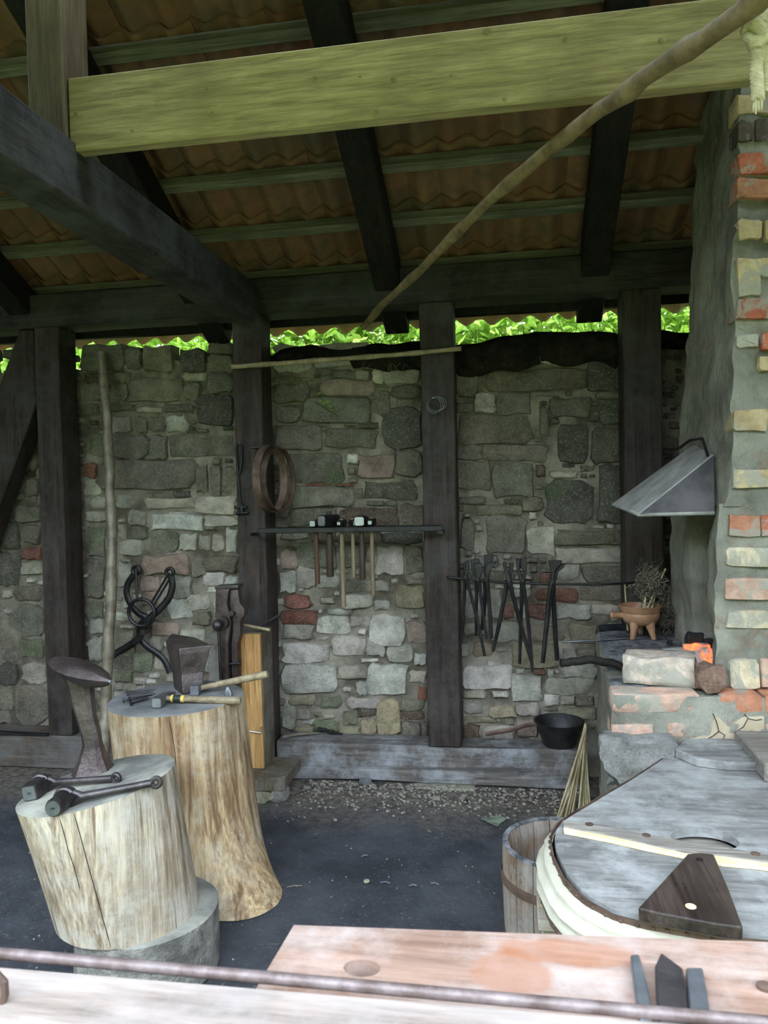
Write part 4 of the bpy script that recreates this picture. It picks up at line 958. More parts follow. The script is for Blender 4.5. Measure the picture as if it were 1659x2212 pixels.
# two top tools with ring-ended handles on the front stump
def swage(label, head_px, hr, eye_px, shape, neck_px, er):
    hc = FT(*head_px, hr*.9); ec = FT(*eye_px, .012); nk = FT(*neck_px, .02)
    t = thing('top_swage', label, 'tool', FT(*head_px), 'handled swages on the front stump')
    v = (FWD*-1+Vector((-.10, 0, .1))); v = (v-F_N*v.dot(F_N)).normalized(); sdv = F_N.cross(v).normalized()
    m = MB(); S = []
    for d, k in ((-.055, .75), (-.05, .92), (-.02, 1.0), (.045, 1.0), (.052, .9)):
        c = hc+v*d; nn = 20 if shape == 'round' else 8
        if shape == 'round': S.append([c+sdv*math.cos(2*math.pi*i/nn)*hr*k+F_N*math.sin(2*math.pi*i/nn)*hr*k for i in range(nn)])
        else: S.append(sect(c, sdv, F_N, hr*k*.95, hr*k*.95, .78))
    m.rings(S); hd = m.build('head', M_IRON, t, smooth=40)
    m = MB(); cc = sum(S[-1], Vector())/len(S[-1]); m.prism([cc+(p-cc)*.9 for p in S[-1]], v*.002); m.build('worn_face', M_GREYIRON, hd, smooth=0)
    m = MB(); m.lathe([(.006, 0), (.005, .003)], cc+v*.002, 10, Matrix.Rotation(0, 3, 'Z')); m.build('centre_mark', M_BLACKIRON, hd)
    # forged band wrapping the head and running out as the handle
    b = (ec-hc).normalized(); b = (b-v*b.dot(v)).normalized(); q = v.cross(b).normalized()
    R = hr*1.12; P = [hc-v*.022+b*(math.cos(a)*R)+q*(math.sin(a)*R) for a in [math.radians(35+290*i/18) for i in range(19)]]
    P = [p for p in P]
    m = MB(); m.tube(P, .0075, 8, flat=1.7, up=tuple(v)); m.build('band', M_IRON, t)
    m = MB(); e0 = P[0]; e1 = P[-1]; J = hc-v*.022+b*(R*1.75)
    m.tube([e0, e0.lerp(J, .6)+q*.002, J], [.0075, .0095, .0115], 8); m.tube([e1, e1.lerp(J, .6), J], [.0075, .0095, .0115], 8)
    w = (ec-J); E0 = ec-w.normalized()*er
    m.tube([J, J.lerp(E0, .35), J.lerp(E0, .7), E0], [.0125, .011, .0108, .0115], 10); m.build('handle', M_IRON, t)
    wn = w.normalized(); up2 = wn.cross(Vector((0, 1, 0))).normalized()
    up2 = (UPV-wn*UPV.dot(wn)).normalized()
    P = [ec+wn*(math.cos(a)*er)+up2*(math.sin(a)*er) for a in [2*math.pi*i/18 for i in range(18)]]
    m = MB(); m.tube(P, .0078, 8, closed=True); m.build('ring_end', M_IRON, t)
swage('square-faced handled swage behind, with a ring-ended iron handle', (82, 1700), .027, (251, 1681), 'square', (112, 1690), .012)
swage('round-faced handled swage in front, with the longer ring-ended handle', (134, 1731), .027, (337, 1690), 'round', (160, 1700), .013)

# small anvil on the back stump
ba = BT(398, 1500); zt_ = AY(386, 1401, ba.y).z
an = thing('stump_anvil', 'small flared block anvil with a horn on the back stump', 'anvil', ba)
fc = AY(386.4, 1401, ba.y); rc = AY(456, 1393, ba.y+.035); zt_ = fc.z
lc = AZ(355, 1383, zt_); bc = AZ(420, 1377, zt_)
rc = AZ(456, 1393, zt_)
bc = rc+(lc-fc)*.92; lc = fc+(lc-fc)*.92
top = [fc, rc, bc, lc]; tc = sum(top, Vector())/4
bf = BT(394, 1501); bot = [Vector((tc.x+(p.x-tc.x)*.62, tc.y+(p.y-tc.y)*.62, B_TOP.z+.004)) for p in top]
sh = Vector((bf.x-bot[0].x, bf.y-bot[0].y, 0)); bot = [p+sh for p in bot]
mid = [a.lerp(b, .42)*1.0 for a, b in zip(bot, top)]; mc = sum(mid, Vector())/4; mid = [mc+(p-mc)*.90 for p in mid]
neck = [a.lerp(b, .86) for a, b in zip(bot, top)]; nc = sum(neck, Vector())/4; neck = [nc+(p-nc)*1.0 for p in neck]
m = MB(); m.rings([bot, mid, neck, top]); m.build('body', M_ANVIL, an, smooth=0, bevel=.005, seg=2)
h0 = (lc*.5+bc*.5); hd_ = (lc-fc).normalized()*.6+(lc-rc).normalized()*.55; hl = .085
tip = h0+hd_.normalized()*hl+Vector((0, 0, .014))
m = MB(); m.rings([[lc, bc, bc.lerp(bot[2], .30), lc.lerp(bot[3], .30)], [tip+Vector((.004, 0, 0)), tip+Vector((.008, .003, 0)), tip+Vector((.008, .003, -.006)), tip+Vector((.004, 0, -.006))]]); m.build('horn', M_ANVIL, an, smooth=0, bevel=.002)
# hammers on the back stump
def lying_hammer(label, face, tail, hs, hc, he, r, bands=False):
    t = thing('hammer', label, 'hammer', BT(*face), 'hammers lying on the back stump')
    a, b = face_v(face, hs), face_v(tail, hs); v = (b-a).normalized(); s = v.cross(Vector((0, 0, 1))).normalized(); u = Vector((0, 0, 1))
    m = MB(); m.rings([sect(a, s, u, hs*.9, hs*.9, .75), sect(a+v*.006, s, u, hs, hs, .75), sect(a.lerp(b, .4), s, u, hs*.8, hs*.95, .75), sect(a.lerp(b, .6), s, u, hs*.8, hs*.95, .75), sect(b, s, u, hs*.85, hs*.25, .75)]); hd = m.build('head', M_GREYIRON, t, smooth=30)
    m = MB(); m.prism([a+(p-a)*.93 for p in sect(a, s, u, hs*.9, hs*.9, .75)], v*-.0015); m.build('polished_face', M_STEEL, hd, smooth=0)
    P = [hc, hc.lerp(he, .3), hc.lerp(he, .65), hc.lerp(he, .97), he]; m = MB(); m.tube(P, [r*.75, r*.9, r*1.05, r*1.1, r*.95], 12); hh = m.build('handle', M_HANDLEX, t)
    if bands:
        for f0, f1, mt in ((.10, .13, M_TAPE_Y), (.13, .23, M_TAPE_B), (.23, .27, M_TAPE_Y)):
            m = MB(); m.tube([hc.lerp(he, f0), hc.lerp(he, f1)], r*1.06, 12); m.build('tape_band', mt, hh)
def face_v(p, h): return BT(p[0], p[1], h)
lying_hammer('hammer lying across the back stump, black and yellow tape at its neck', (338, 1519), (371, 1496), .020, BT(354, 1508, .022), BT(520, 1514, .014), .0135, True)
hb = BT(428, 1488, .024)
lying_hammer('hammer behind the anvil with its worn handle sticking out over the stump edge', (420, 1492), (441, 1478), .021, BT(430, 1487, .022), AY(578, 1456, hb.y+.02), .0140)
nr = random.Random(4)
for i, (x0, y0, x1_, y1_) in enumerate(((274, 1494, 338, 1489), (276, 1499, 332, 1496), (279, 1505, 330, 1502), (268, 1514, 322, 1506), (284, 1520, 326, 1508), (281, 1512, 336, 1499))):
    m = MB(); a, b = BT(x0, y0, .006+.004*(i % 2)), BT(x1_, y1_, .005+.004*(i % 2)); v = (b-a).normalized()
    m.tube([a-v*.004, a-v*.003, a+v*.0005, a+v*.001, a.lerp(b, .7), b], [.006, .0085, .0085, .0036, .0034, .001], 8)
    tag(m.build('forged_nail', M_BLACKIRON, smooth=40), 'black forged nail in the small heap on the back stump', 'nail', 'heap of forged nails')
m = MB(); a = BT(311, 1492); m.tube([a, AY(311, 1466, a.y)], .0024, 7); tag(m.build('upright_nail', M_STEEL, smooth=60), 'single bright nail standing upright in the back stump', 'nail')
m = MB(); a = BT(494, 1506); b = AY(492, 1484, a.y); m.rings([sect(a, Vector((1, 0, 0)), Vector((0, 1, 0)), .015, .011), sect(a.lerp(b, .55), Vector((1, 0, 0)), Vector((0, 1, 0)), .014, .010), sect(b, Vector((1, 0, 0)), Vector((0, 1, 0)), .004, .004)]); tag(m.build('small_punch', M_GREYIRON, smooth=30), 'short grey pointed punch standing by the hammer handle end', 'tool')

# ================================================================== ON THE SILL AND FLOOR
pc = AZ(1208, 1612, .2); pc = Vector((pc.x, 4.005, .2015))
pan = thing('iron_pan', 'black sooty iron pan with a long handle on the grey sill', 'pan', pc)
zr = .125; m = MB()
m.lathe([(.001, .004), (.075, 0), (.082, .006), (.112, zr*.85), (.128, zr), (.129, zr+.004), (.122, zr+.003), (.104, zr*.8), (.074, .014), (.001, .012)], pc, 32, cap0=False, cap1=False); m.build('bowl', M_PAN, pan, smooth=40)
m = MB(); a = pc+Vector((-.115, -.01, zr*.86)); h1 = AY(1105, 1576, 3.98); h2 = AY(1048, 1586, 3.97)
m.tube([a, a.lerp(h1, .5)+Vector((0, 0, .006)), h1, h2], [.010, .012, .014, .012], 8, flat=.35, up=(0, 1, 0)); m.build('handle', M_RUSTIRON, pan)
m = MB()
for i in range(16): rock(m, AY(690+i*3.4, 1577+i*.9+nr.uniform(-2, 2), 4.07)+Vector((0, 0, .006)), (.012, .012, .009), i, .4, 1)
tag(m.build('charcoal_crumbs', M_CHARCOAL, smooth=0), 'strip of black charcoal crumbs at the back of the grey sill', 'charcoal', kind='stuff')
m = MB(); a, b = AZ(612, 1592, .206), AZ(690, 1583, .214); m.tube([a, a.lerp(b, .4)+Vector((0, 0, .006)), b], [.009, .008, .004], 7); tag(m.build('split_stick', M_HERB, smooth=40), 'thin grey stick lying on the sill beside the hoop post', 'stick')
m = MB(); gr = random.Random(9)
for i in range(900):
    x = gr.uniform(-1.1, .35); y = 3.90-abs(gr.gauss(0, .17)); s = gr.uniform(.0025, .008)*(1.6 if gr.random() < .06 else 1)
    if y < 3.3: continue
    rock(m, (x, y, s*.4), (s*1.2, s, s*.8), i, .3, 0)
for i in range(160):
    rock(m, (gr.uniform(-2.4, .3), gr.uniform(1.6, 3.7), .003), (.004, .004, .003), i, .3, 0)
tag(m.build('gravel', M_GRAVEL, smooth=0, keep_origin=(-.4, 3.6, 0)), 'pale grit and gravel scattered along the foot of the sill', 'gravel', kind='stuff')
for i, (x, y, s, c, lb) in enumerate(((790, 1693, .034, (.24, .25, .28), 'flat bluish stone on the floor under the sill, left of the black cinder'), (823, 1696, .020, (.05, .055, .065), 'small black cinder on the floor under the sill'), (663, 1703, .016, (.4, .4, .39), 'pale pebble on the floor near the stub end'), (942, 1727, .020, (.42, .38, .33), 'pale pebble on the floor before the padstone'), (1006, 1732, .012, (.03, .03, .03), 'small black coal lump on the floor right of the padstone'))):
    p = AZ(x, y, 0); m = MB(); rock(m, (p.x, p.y, s*.35), (s*1.2, s*.9, s*.5), i+30, .3, 2); o = tag(m.build('pebble', M_STONE, smooth=40), lb, 'stone', 'stones on the floor'); o.color = (*c, 1)
for x, y, l, an_, lb in ((892, 1916, .030, .2, 'white wood chip on the dark floor'), (832, 1910, .040, .0, 'thin straw on the dark floor left of the white chip'), (940, 1912, .035, -.3, 'thin straw on the dark floor right of the white chip'), (788, 1852, .03, .5, 'curled straw on the dark floor behind the white chip'), (636, 1918, .06, .3, 'long bent straw beside the flared stump root')):
    p = AZ(x, y, .0); d = Vector((math.cos(an_), math.sin(an_), 0))*l/2; m = MB(); w = .004 if 'chip' in lb else .0016
    m.tube([p-d+Vector((0, 0, .006)), p+Vector((0, .004, .008)), p+d+Vector((0, 0, .006))], w, 6, flat=.5); tag(m.build('floor_litter', M_STEEL if 'chip' in lb else M_REED, smooth=60), lb, 'litter', 'litter on the floor')
p = AZ(1066, 1776, .0); m = MB()
P = [p+Vector((math.cos(a)*.05*(1+.3*math.sin(3*a)), math.sin(a)*.045*(1+.2*math.cos(5*a)), .008+.006*math.sin(2*a))) for a in [2*math.pi*i/16 for i in range(16)]]
m.prism(P, (0, 0, .002)); tag(m.build('fallen_leaf', plain('faded_leaf', (.12, .15, .11), (.22, .25, .19), 20, .8), smooth=0), 'faded green leaf lying on the floor near the barrel', 'leaf')
p = AZ(792, 1908, 0); m = MB(); P = [p+Vector((math.cos(a)*.012, math.sin(a)*.016, .008)) for a in [2*math.pi*i/9 for i in range(9)]]; m.prism(P, (0, 0, .0015)); tag(m.build('fallen_leaf', M_LEAFDRY, smooth=0), 'tiny tan dry leaf in the middle of the dark floor', 'leaf')

for y0, y1_, lb in ((1566, 1575, 'thin black iron bar lying on the left sill, the upper of two'), (1574, 1578, 'thin black iron bar lying on the left sill, the lower of two')):
    m = MB(); a, b = AZ(-60, y0+10, .197), AZ(104, y1_+10, .197); m.tube([a, b], .006, 7); tag(m.build('iron_bar', M_BLACKIRON, smooth=60), lb, 'rod', 'iron bars on the left sill')
# reeds leaning in the corner by the hearth
rr = random.Random(12)
for i in range(24):
    u = i/23
    b = AZ(1200+u*70+rr.uniform(-6, 6), 1775-u*25+rr.uniform(-12, 12), 0.0); bx = Vector((b.x, max(3.25, min(3.62, b.y)), 0))
    tpx = 1296-rr.uniform(0, 16); tpy = 1580+rr.uniform(-18, 40)
    tp = AY(tpx, tpy, 3.80+rr.uniform(0, .08)); tp.x = min(tp.x, .335)
    m = MB(); k = bx.lerp(tp, .5)+Vector((rr.uniform(-.006, .006), rr.uniform(-.006, .006), 0)); m.tube([bx, k, tp], [.0045, .0042, .003], 6)
    tag(m.build('dry_reed', M_REED, smooth=60), 'dry pale reed in the bundle leaning on the hearth corner', 'reed', 'reeds leaning by the hearth')
# ================================================================== ON THE HEARTH
HZ = ZH+.004
HZ2 = ZH+.014; pp = AY(1383, 1352, 3.78); pp.z = HZ2; pot = thing('clay_pot', 'brown glazed clay tripod pot with a stub handle on the hearth', 'pot', pp)
k = pp.y/F; cz = HZ2
def zpx(y): return AY(1383, y, pp.y).z
zrim, zbot = zpx(1308), zpx(1349); r = 43.5*k
m = MB(); H_ = zrim-zbot
m.lathe([(.001, zbot), (r*.45, zbot), (r*.72, zbot+H_*.12), (r*.86, zbot+H_*.35), (r*.90, zbot+H_*.62), (r*.87, zbot+H_*.66), (r*.93, zbot+H_*.72), (r*.94, zbot+H_*.85), (r*1.02, zrim), (r*.97, zrim+.003), (r*.88, zbot+H_*.8), (r*.8, zbot+H_*.35), (.001, zbot+.012)], (pp.x, pp.y, 0), 36, cap0=False, cap1=False)
m.build('bowl', M_POT, pot, smooth=50)
for a in (-2.2, -.85, 1.4):
    d = Vector((math.cos(a), math.sin(a), 0)); m = MB(); t0 = Vector((pp.x, pp.y, zbot+.014))+d*r*.55; t1 = Vector((pp.x, pp.y, HZ2))+d*r*.78
    m.tube([t0, t0.lerp(t1, .5), t1+Vector((0, 0, .004)), t1], [.026, .016, .012, .011], 10); m.build('foot', M_POT, pot)
m = MB(); a = AY(1346, 1329, pp.y-.02); b = AY(1318, 1328, pp.y-.03); m.tube([a, a.lerp(b, .6), b+Vector((.006, 0, 0)), b], [.016, .014, .020, .017], 12); m.build('stub_handle', M_POT, pot)
hr_ = random.Random(3)
for i, (x, y, x2, y2) in enumerate(((1392, 1305, 1396, 1278), (1400, 1306, 1412, 1272), (1407, 1306, 1417, 1280), (1398, 1305, 1438, 1228), (1390, 1304, 1395, 1284))):
    m = MB(); b_ = AY(x, y+10, pp.y); m.tube([b_, AY(x2, y2, pp.y+.03)], .0045, 7); tag(m.build('cut_stalk', M_REED, smooth=60), 'pale cut stalk standing in the clay pot', 'stalk', 'stalks in the clay pot')
m = MB(); m.tube([AY(1356, 1362, 3.86), AY(1349, 1258, 3.895)], .0042, 7); tag(m.build('thin_stalk', M_REED, smooth=60), 'single upright pale stalk at the left of the clay pot', 'stalk')
def tuft(name, label, c, sz, n, seed, stem=None):
    rq = random.Random(seed); m = MB()
    for i in range(n):
        p = Vector(c)+Vector((rq.gauss(0, 1)*sz[0], rq.gauss(0, 1)*sz[1], rq.gauss(0, 1)*sz[2])); d = Vector((rq.uniform(-1, 1), rq.uniform(-1, 1), rq.uniform(-1, 1)))*.022
        m.tube([p-d, p+Vector((rq.uniform(-.006, .006), 0, rq.uniform(-.006, .006))), p+d], .0019, 3)
    if stem:
        for a, b in stem: m.tube([a, b], .003, 5)
    return tag(m.build(name, M_HERB, smooth=0, keep_origin=tuple(c)), label, 'herbs', kind='stuff')
tuft('dried_herb_bunch', 'brown tuft of dried herbs sticking up from the clay pot', AY(1404, 1262, pp.y+.03), (.028, .024, .036), 800, 2, [(AY(1388, 1310, pp.y+.01), AY(1390, 1270, pp.y+.02))])
tuft('dried_herb_bunch', 'dark bunch of dried herbs lying behind the clay pot', AY(1440, 1315, pp.y+.10), (.026, .024, .05), 800, 4, [(AZ(1418, 1354, HZ), AY(1436, 1290, pp.y+.02)), (AZ(1425, 1354, HZ), AY(1450, 1285, pp.y+.02))])
m = MB(); a, b = AZ(1295, 1357, HZ+.016), AZ(1352, 1354, HZ+.018); b.y = a.y+.03; m.tube([a, a.lerp(b, .5), b+Vector((.08, 0, 0))], [.018, .020, .018], 12); tag(m.build('short_log', M_CHARCOAL, smooth=60), 'short dark log lying behind the clay pot handle', 'log')
m = MB(); rock(m, AZ(1452, 1352, HZ+.02), (.065, .05, .032), 44, .5, 2); tag(m.build('charcoal_heap', M_CHARCOAL, smooth=30), 'low dark heap of charcoal right of the clay pot', 'charcoal')
# rods and branch lying over the hearth edge
for x0, y0, x1_, y1_, lb in ((1216, 1387, 1384, 1378, 'long grey iron rod sticking out over the hearth edge'), (1300, 1382, 1388, 1377, 'short grey iron rod lying behind the long rod on the hearth'), (1316, 1373, 1384, 1371, 'dark iron rod at the back of the hearth rods')):
    y_ = AZ(x1_, y1_, HZ+.018).y; a = AY(x0, y0, y_-.03); b = AZ(x1_, y1_, HZ+.012); m = MB(); m.tube([a, b], .0052, 8); tag(m.build('iron_rod', M_GREYIRON, smooth=60), lb, 'rod', 'iron rods on the hearth')
br = AZ(1345, 1441, HZ+.018)
stick('charred_branch', [AY(1211, 1433, br.y-.05), AY(1240, 1429, br.y-.04), AY(1278, 1424, br.y-.02), AY(1310, 1430, br.y-.005), br, br+Vector((.06, .02, -.004))], (.0165, .0165), M_RAFTER, 'dark charred branch sticking out left over the hearth edge', 'branch', seed=6)
# fire-worn brick block and rock at the front of the hearth
fl, fr = AZ(1344, 1474, HZ), AZ(1500, 1487, HZ); ux = (fr-fl).normalized(); uy = Vector((-ux.y, ux.x, 0)); wd = (fr-fl).length
m = MB(); n_ = 9; 
def bp(i, j, kk):
    p = fl+ux*(wd*i/n_)+uy*(.165*j/6)+Vector((0, 0, .100*kk/5)); d = noise.noise_vector(p*9)*.012+noise.noise_vector(p*26)*.006
    return p+Vector((d.x, d.y, d.z if kk > 0 else 0))
for (A_, B_, fn) in ((n_, 5, lambda i, j: bp(i, 0, j)), (n_, 5, lambda i, j: bp(i, 6, j)), (6, 5, lambda i, j: bp(0, i, j)), (6, 5, lambda i, j: bp(n_, i, j)), (n_, 6, lambda i, j: bp(i, j, 5)), (n_, 6, lambda i, j: bp(i, j, 0))):
    vs = [fn(i, j) for j in range(B_+1) for i in range(A_+1)]; m._add(vs, [(j*(A_+1)+i, j*(A_+1)+i+1, (j+1)*(A_+1)+i+1, (j+1)*(A_+1)+i) for j in range(B_) for i in range(A_)])
o = m.build('firebrick_block', M_BRICK, smooth=60)
bm = bmesh.new(); bm.from_mesh(o.data); bmesh.ops.remove_doubles(bm, verts=bm.verts, dist=.0005); bmesh.ops.recalc_face_normals(bm, faces=bm.faces); bm.to_mesh(o.data); bm.free()
tag(o, 'big pale fire-worn brick block lying at the hearth front', 'brick'); o.color = (.55, .45, .37, 1)
rp = AZ(1534, 1492, HZ); m = MB(); rock(m, Vector((rp.x, rp.y+.015, HZ+.045)), (.058, .055, .058), 17, .35, 3); o = tag(m.build('reddish_rock', M_STONE, smooth=40), 'rounded reddish rock between the brick block and the chimney', 'stone'); o.color = (.36, .22, .17, 1)
m = MB(); a = AZ(1368, 1470, HZ); m.box(a.x-.012, a.x+.03, a.y-.004, a.y+.02, HZ-.002, HZ+.006); tag(m.build('brick_chip', M_BRICK, smooth=0), 'small orange brick chip beside the brick block', 'chip'); bpy.data.objects['brick_chip'].color = (.6, .2, .07, 1)
# the fire
ac = AZ(1455, 1388, HZ); m = MB()
n2 = 28; rs = []
for kk, (rad, zz) in enumerate(((.16, -.01), (.14, .02), (.10, .038), (.05, .048), (.01, .05))):
    rs.append([Vector((ac.x-.02+math.cos(2*math.pi*i/n2)*rad*(1+.15*nz((i*.6, kk, 0)))*1.15, 3.33+math.sin(2*math.pi*i/n2)*rad*.75*(1+.15*nz((i*.6, kk, 7))), HZ+zz+.004*nz((i, kk, 3)))) for i in range(n2)])
m.rings(rs, cap0=False); tag(m.build('ash_heap', M_ASH, smooth=60), 'low heap of white ash around the fire', 'ash', kind='stuff')
for i, (x, y, h, sz, mt, lb) in enumerate(((1500, 1381, .085, (.042, .03, .036), M_CHARCOAL, 'large black charcoal lump on top of the fire'), (1531, 1389, .07, (.034, .03, .022), M_CHARCOAL, 'black charcoal lump against the chimney in the fire'), (1486, 1362, .02, (.022, .014, .010), M_CHARCOAL, 'small black coal at the back of the fire'),
        (1447, 1388, .012, (.013, .012, .014), M_CHARCOAL, 'tiny black coal on the ash near the brick block'), (1513, 1398, .055, (.050, .034, .026), M_EMBER, 'glowing orange ember under the large charcoal lump'), (1530, 1413, .045, (.032, .026, .030), M_EMBER, 'glowing orange ember at the front of the fire'), (1533, 1428, .030, (.022, .018, .020), M_EMBER, 'lowest small glowing ember beside the rock'), (1489, 1397, .06, (.026, .02, .014), M_EMBER, 'small glowing ember behind the brick block'))):
    p = AZ(x, y, HZ+h); m = MB(); rock(m, p, sz, 60+i, .4, 2); tag(m.build('ember' if mt is M_EMBER else 'charcoal_lump', mt, smooth=30), lb, 'ember' if mt is M_EMBER else 'charcoal', 'burning coals on the hearth')

# ================================================================== BELLOWS
ZB = .62
OL = [AZ(x, y, ZB) for x, y in ((1468, 1610), (1420, 1648), (1362, 1686), (1316, 1713), (1272, 1740), (1236, 1761), (1214, 1776), (1201, 1795), (1198, 1815), (1203, 1842), (1226, 1890), (1248, 1915), (1274, 1937), (1330, 1968), (1400, 1986), (1460, 1994))]
cc = Vector((.50, 2.10, ZB)); lastp = OL[-1]; a0 = math.atan2(lastp.y-cc.y, lastp.x-cc.x); r0 = (lastp-cc).length
for i in range(1, 12): a = a0+(.25-a0)*i/11; OL.append(cc+Vector((math.cos(a), math.sin(a), 0))*(r0+(.44-r0)*i/11))
OL += [Vector((.93, 2.40, ZB)), Vector((.93, 2.60, ZB)), Vector((.93, 2.78, ZB))]
for p in OL: p.y = min(p.y, YF-.03)
OC = sum(OL, Vector())/len(OL)
def board_with_hole(mb, outline, hole, z0, z1):
    bm = bmesh.new(); loops = []
    for lp in (outline, hole):
        if not lp: continue
        vs_ = [bm.verts.new((p.x, p.y, z1)) for p in lp]; loops.append([bm.edges.new((vs_[i], vs_[(i+1) % len(vs_)])) for i in range(len(vs_))])
    bmesh.ops.triangle_fill(bm, edges=bm.edges[:], use_beauty=True)
    bm.verts.index_update(); top_ = [v.co.copy() for v in bm.verts]; fs_ = [[v.index for v in f.verts] for f in bm.faces]; n = len(top_)
    be = [[v.index for v in e.verts] for e in bm.edges if len(e.link_faces) == 1]; bm.free()
    allv = top_+[Vector((p.x, p.y, z0)) for p in top_]
    mb._add(allv, fs_+[[i+n for i in reversed(f)] for f in fs_]+[(a, b, b+n, a+n) for a, b in be])
bel = thing('bellows', 'large pear-shaped wooden forge bellows with pale canvas sides', 'bellows', (OC.x, OC.y, .502))
hc_ = AZ(1522, 1813, ZB); hole = [hc_+Vector((math.cos(2*math.pi*i/28)*.084, math.sin(2*math.pi*i/28)*.062, 0)) for i in range(28)]
m = MB(); board_with_hole(m, OL, hole, ZB-.022, ZB); m.build('top_board', M_BELLOW, bel, smooth=20)
m = MB(); m.lathe([(.09, ZB-.045), (.09, ZB-.035)], (hc_.x, hc_.y, 0), 24); m.build('valve_flap', M_STRAP, bel)['label'] = 'grey flap seen through the round hole'
O2 = [OC+(p-OC)*1.075 for p in OL]
for p in O2: p.y = min(p.y, YF-.03); m = MB(); m.prism([Vector((p.x, p.y, .503)) for p in O2], (0, 0, .022)); m.build('bottom_board', M_STRAP, bel, smooth=20)
m = MB(); rs = []
for j in range(13):
    u = j/12; z = .512+(ZB-.012-.512)*u
    row = []
    for i, (p, q_) in enumerate(zip(OL, O2)):
        b_ = q_.lerp(p, u); d = (b_-OC); d.z = 0; d.normalize(); bul = .006+.016*math.sin(math.pi*u)+.010*math.sin(3*math.pi*u)**2+.007*nz((i*.5, j*.6, 3))
        p2 = b_+d*bul; p2.z = z
        if p2.y > YF-.02: p2.y = YF-.02
        row.append(p2)
    rs.append(row)
m.rings(rs, cap0=False, cap1=False); m.build('canvas', M_CANVAS, bel, smooth=70)
for nm, z0, z1, base_ in (('rim_band', ZB-.021, ZB-.002, OL), ('lower_band', .504, .524, O2)):
    m = MB(); rin = [Vector((p.x, p.y, z0)) for p in base_]; dirs = []
    for p in base_: d = (p-OC); d.z = 0; dirs.append(d.normalized())
    off = .010 if nm == 'rim_band' else .012
    n = len(base_)-3
    vs_ = []
    for p, d in zip(base_[:n], dirs[:n]):
        for zz, oo in ((z0, off), (z1, off), (z1, off+.003), (z0, off+.003)): vs_.append(Vector((p.x, p.y, 0))+d*oo+Vector((0, 0, zz)))
    fs_ = [(i*4+k, i*4+(k+1) % 4, (i+1)*4+(k+1) % 4, (i+1)*4+k) for i in range(n-1) for k in range(4)]
    m._add(vs_, fs_); bd = m.build(nm, M_RUSTIRON, bel, smooth=60)
    for i in range(7, n-1):
        for t in (.25, .75):
            p = base_[i].lerp(base_[i+1], t); d = dirs[i].lerp(dirs[i+1], t).normalized(); c = Vector((p.x, p.y, (z0+z1)/2))+d*(off+.003)
            if (base_[i]-base_[i+1]).length < .03 and t > .5: continue
            s_ = MB(); rock(s_, c, (.0055, .0055, .0055), 1, 0, 1); s_.build('stud', M_RUSTIRON, bd, smooth=60)
def zpoly(pts, z): return [AZ(x, y, z) for x, y in pts]
m = MB(); m.prism(zpoly([(1216, 1771), (1330, 1789), (1470, 1815), (1600, 1836), (1720, 1856), (1720, 1872), (1600, 1852), (1440, 1832), (1330, 1806), (1217, 1785)], ZB+.012), (0, 0, -.0115)); m.build('strap_batten', M_STRAP, bel, smooth=0, bevel=.002)
m = MB(); m.prism(zpoly([(1217, 1785), (1330, 1806), (1440, 1832), (1480, 1842), (1560, 1846), (1640, 1858), (1720, 1873), (1720, 1886), (1640, 1873), (1560, 1866), (1470, 1848), (1400, 1834), (1320, 1816), (1218, 1796)], ZB+.009), (0, 0, -.0085)); m.build('split_edge', M_PALE, bel, smooth=0, bevel=.002)['label'] = 'pale freshly split edge of the batten'
for x, y in ((1273, 1781), (1396, 1805), (1632, 1845)):
    c = AZ(x, y, ZB+.012); m = MB(); m.lathe([(.011, 0), (.011, .002), (.006, .0035), (.001, .004)], c, 14); m.build('bolt_head', M_RUSTIRON, bel, smooth=30)
o6, s6 = (1040, 1540), 2.68
wp = [AZ(o6[0]+x/s6, o6[1]+y/s6, ZB+.045) for x, y in ((1192, 812), (1270, 806), (1345, 814), (1430, 1010), (1515, 1238), (1360, 1218), (1200, 1188), (1040, 1158), (905, 1126), (1050, 970))]
m = MB(); m.prism(wp, (0, 0, -.030)); hw_ = m.build('pump_handle', M_DARKWOOD, bel, smooth=40, bevel=.006, seg=3); hw_['label'] = 'wedge of polished dark wood as pump handle'
for x, y, s_, mt in ((1262, 848, .008, M_BLACKIRON), (1150, 993, .012, M_DARKWOOD), (1345, 1022, .011, M_DARKWOOD), (1212, 1120, .011, M_PALE)):
    c = AZ(o6[0]+x/s6, o6[1]+y/s6, ZB+.0455); m = MB(); m.lathe([(s_, -.002), (s_, .0008), (s_*.85, .0012), (s_*.84, -.0004)], c, 16); m.build('peg', mt, hw_, smooth=30)
m = MB(); m.prism([Vector((wp[0].x-.0, wp[0].y-.03, ZB+.001)), Vector((wp[2].x, wp[2].y-.03, ZB+.001)), Vector((wp[2].x, wp[2].y-.14, ZB+.001)), Vector((wp[0].x, wp[0].y-.14, ZB+.001))], (0, 0, .0145)); m.build('handle_packing', M_DARKWOOD, bel, smooth=0)
nk = [AZ(x, y, ZB+.03) for x, y in ((1478, 1596), (1530, 1590), (1598, 1592), (1636, 1632), (1648, 1648), (1570, 1646), (1505, 1638), (1458, 1618))]
for p in nk: p.y = min(p.y, YF-.022)
m = MB(); m.prism(nk, (0, 0, -.0295)); m.build('neck_block', M_BELLOW, bel, smooth=0, bevel=.004)
m = MB(); q0 = AZ(1630, 1625, ZB+.06); m.box(q0.x, q0.x+.12, q0.y-.10, YF-.022, ZB+.0005, ZB+.06); m.build('neck_clamp', M_STRAP, bel, smooth=0, bevel=.005)

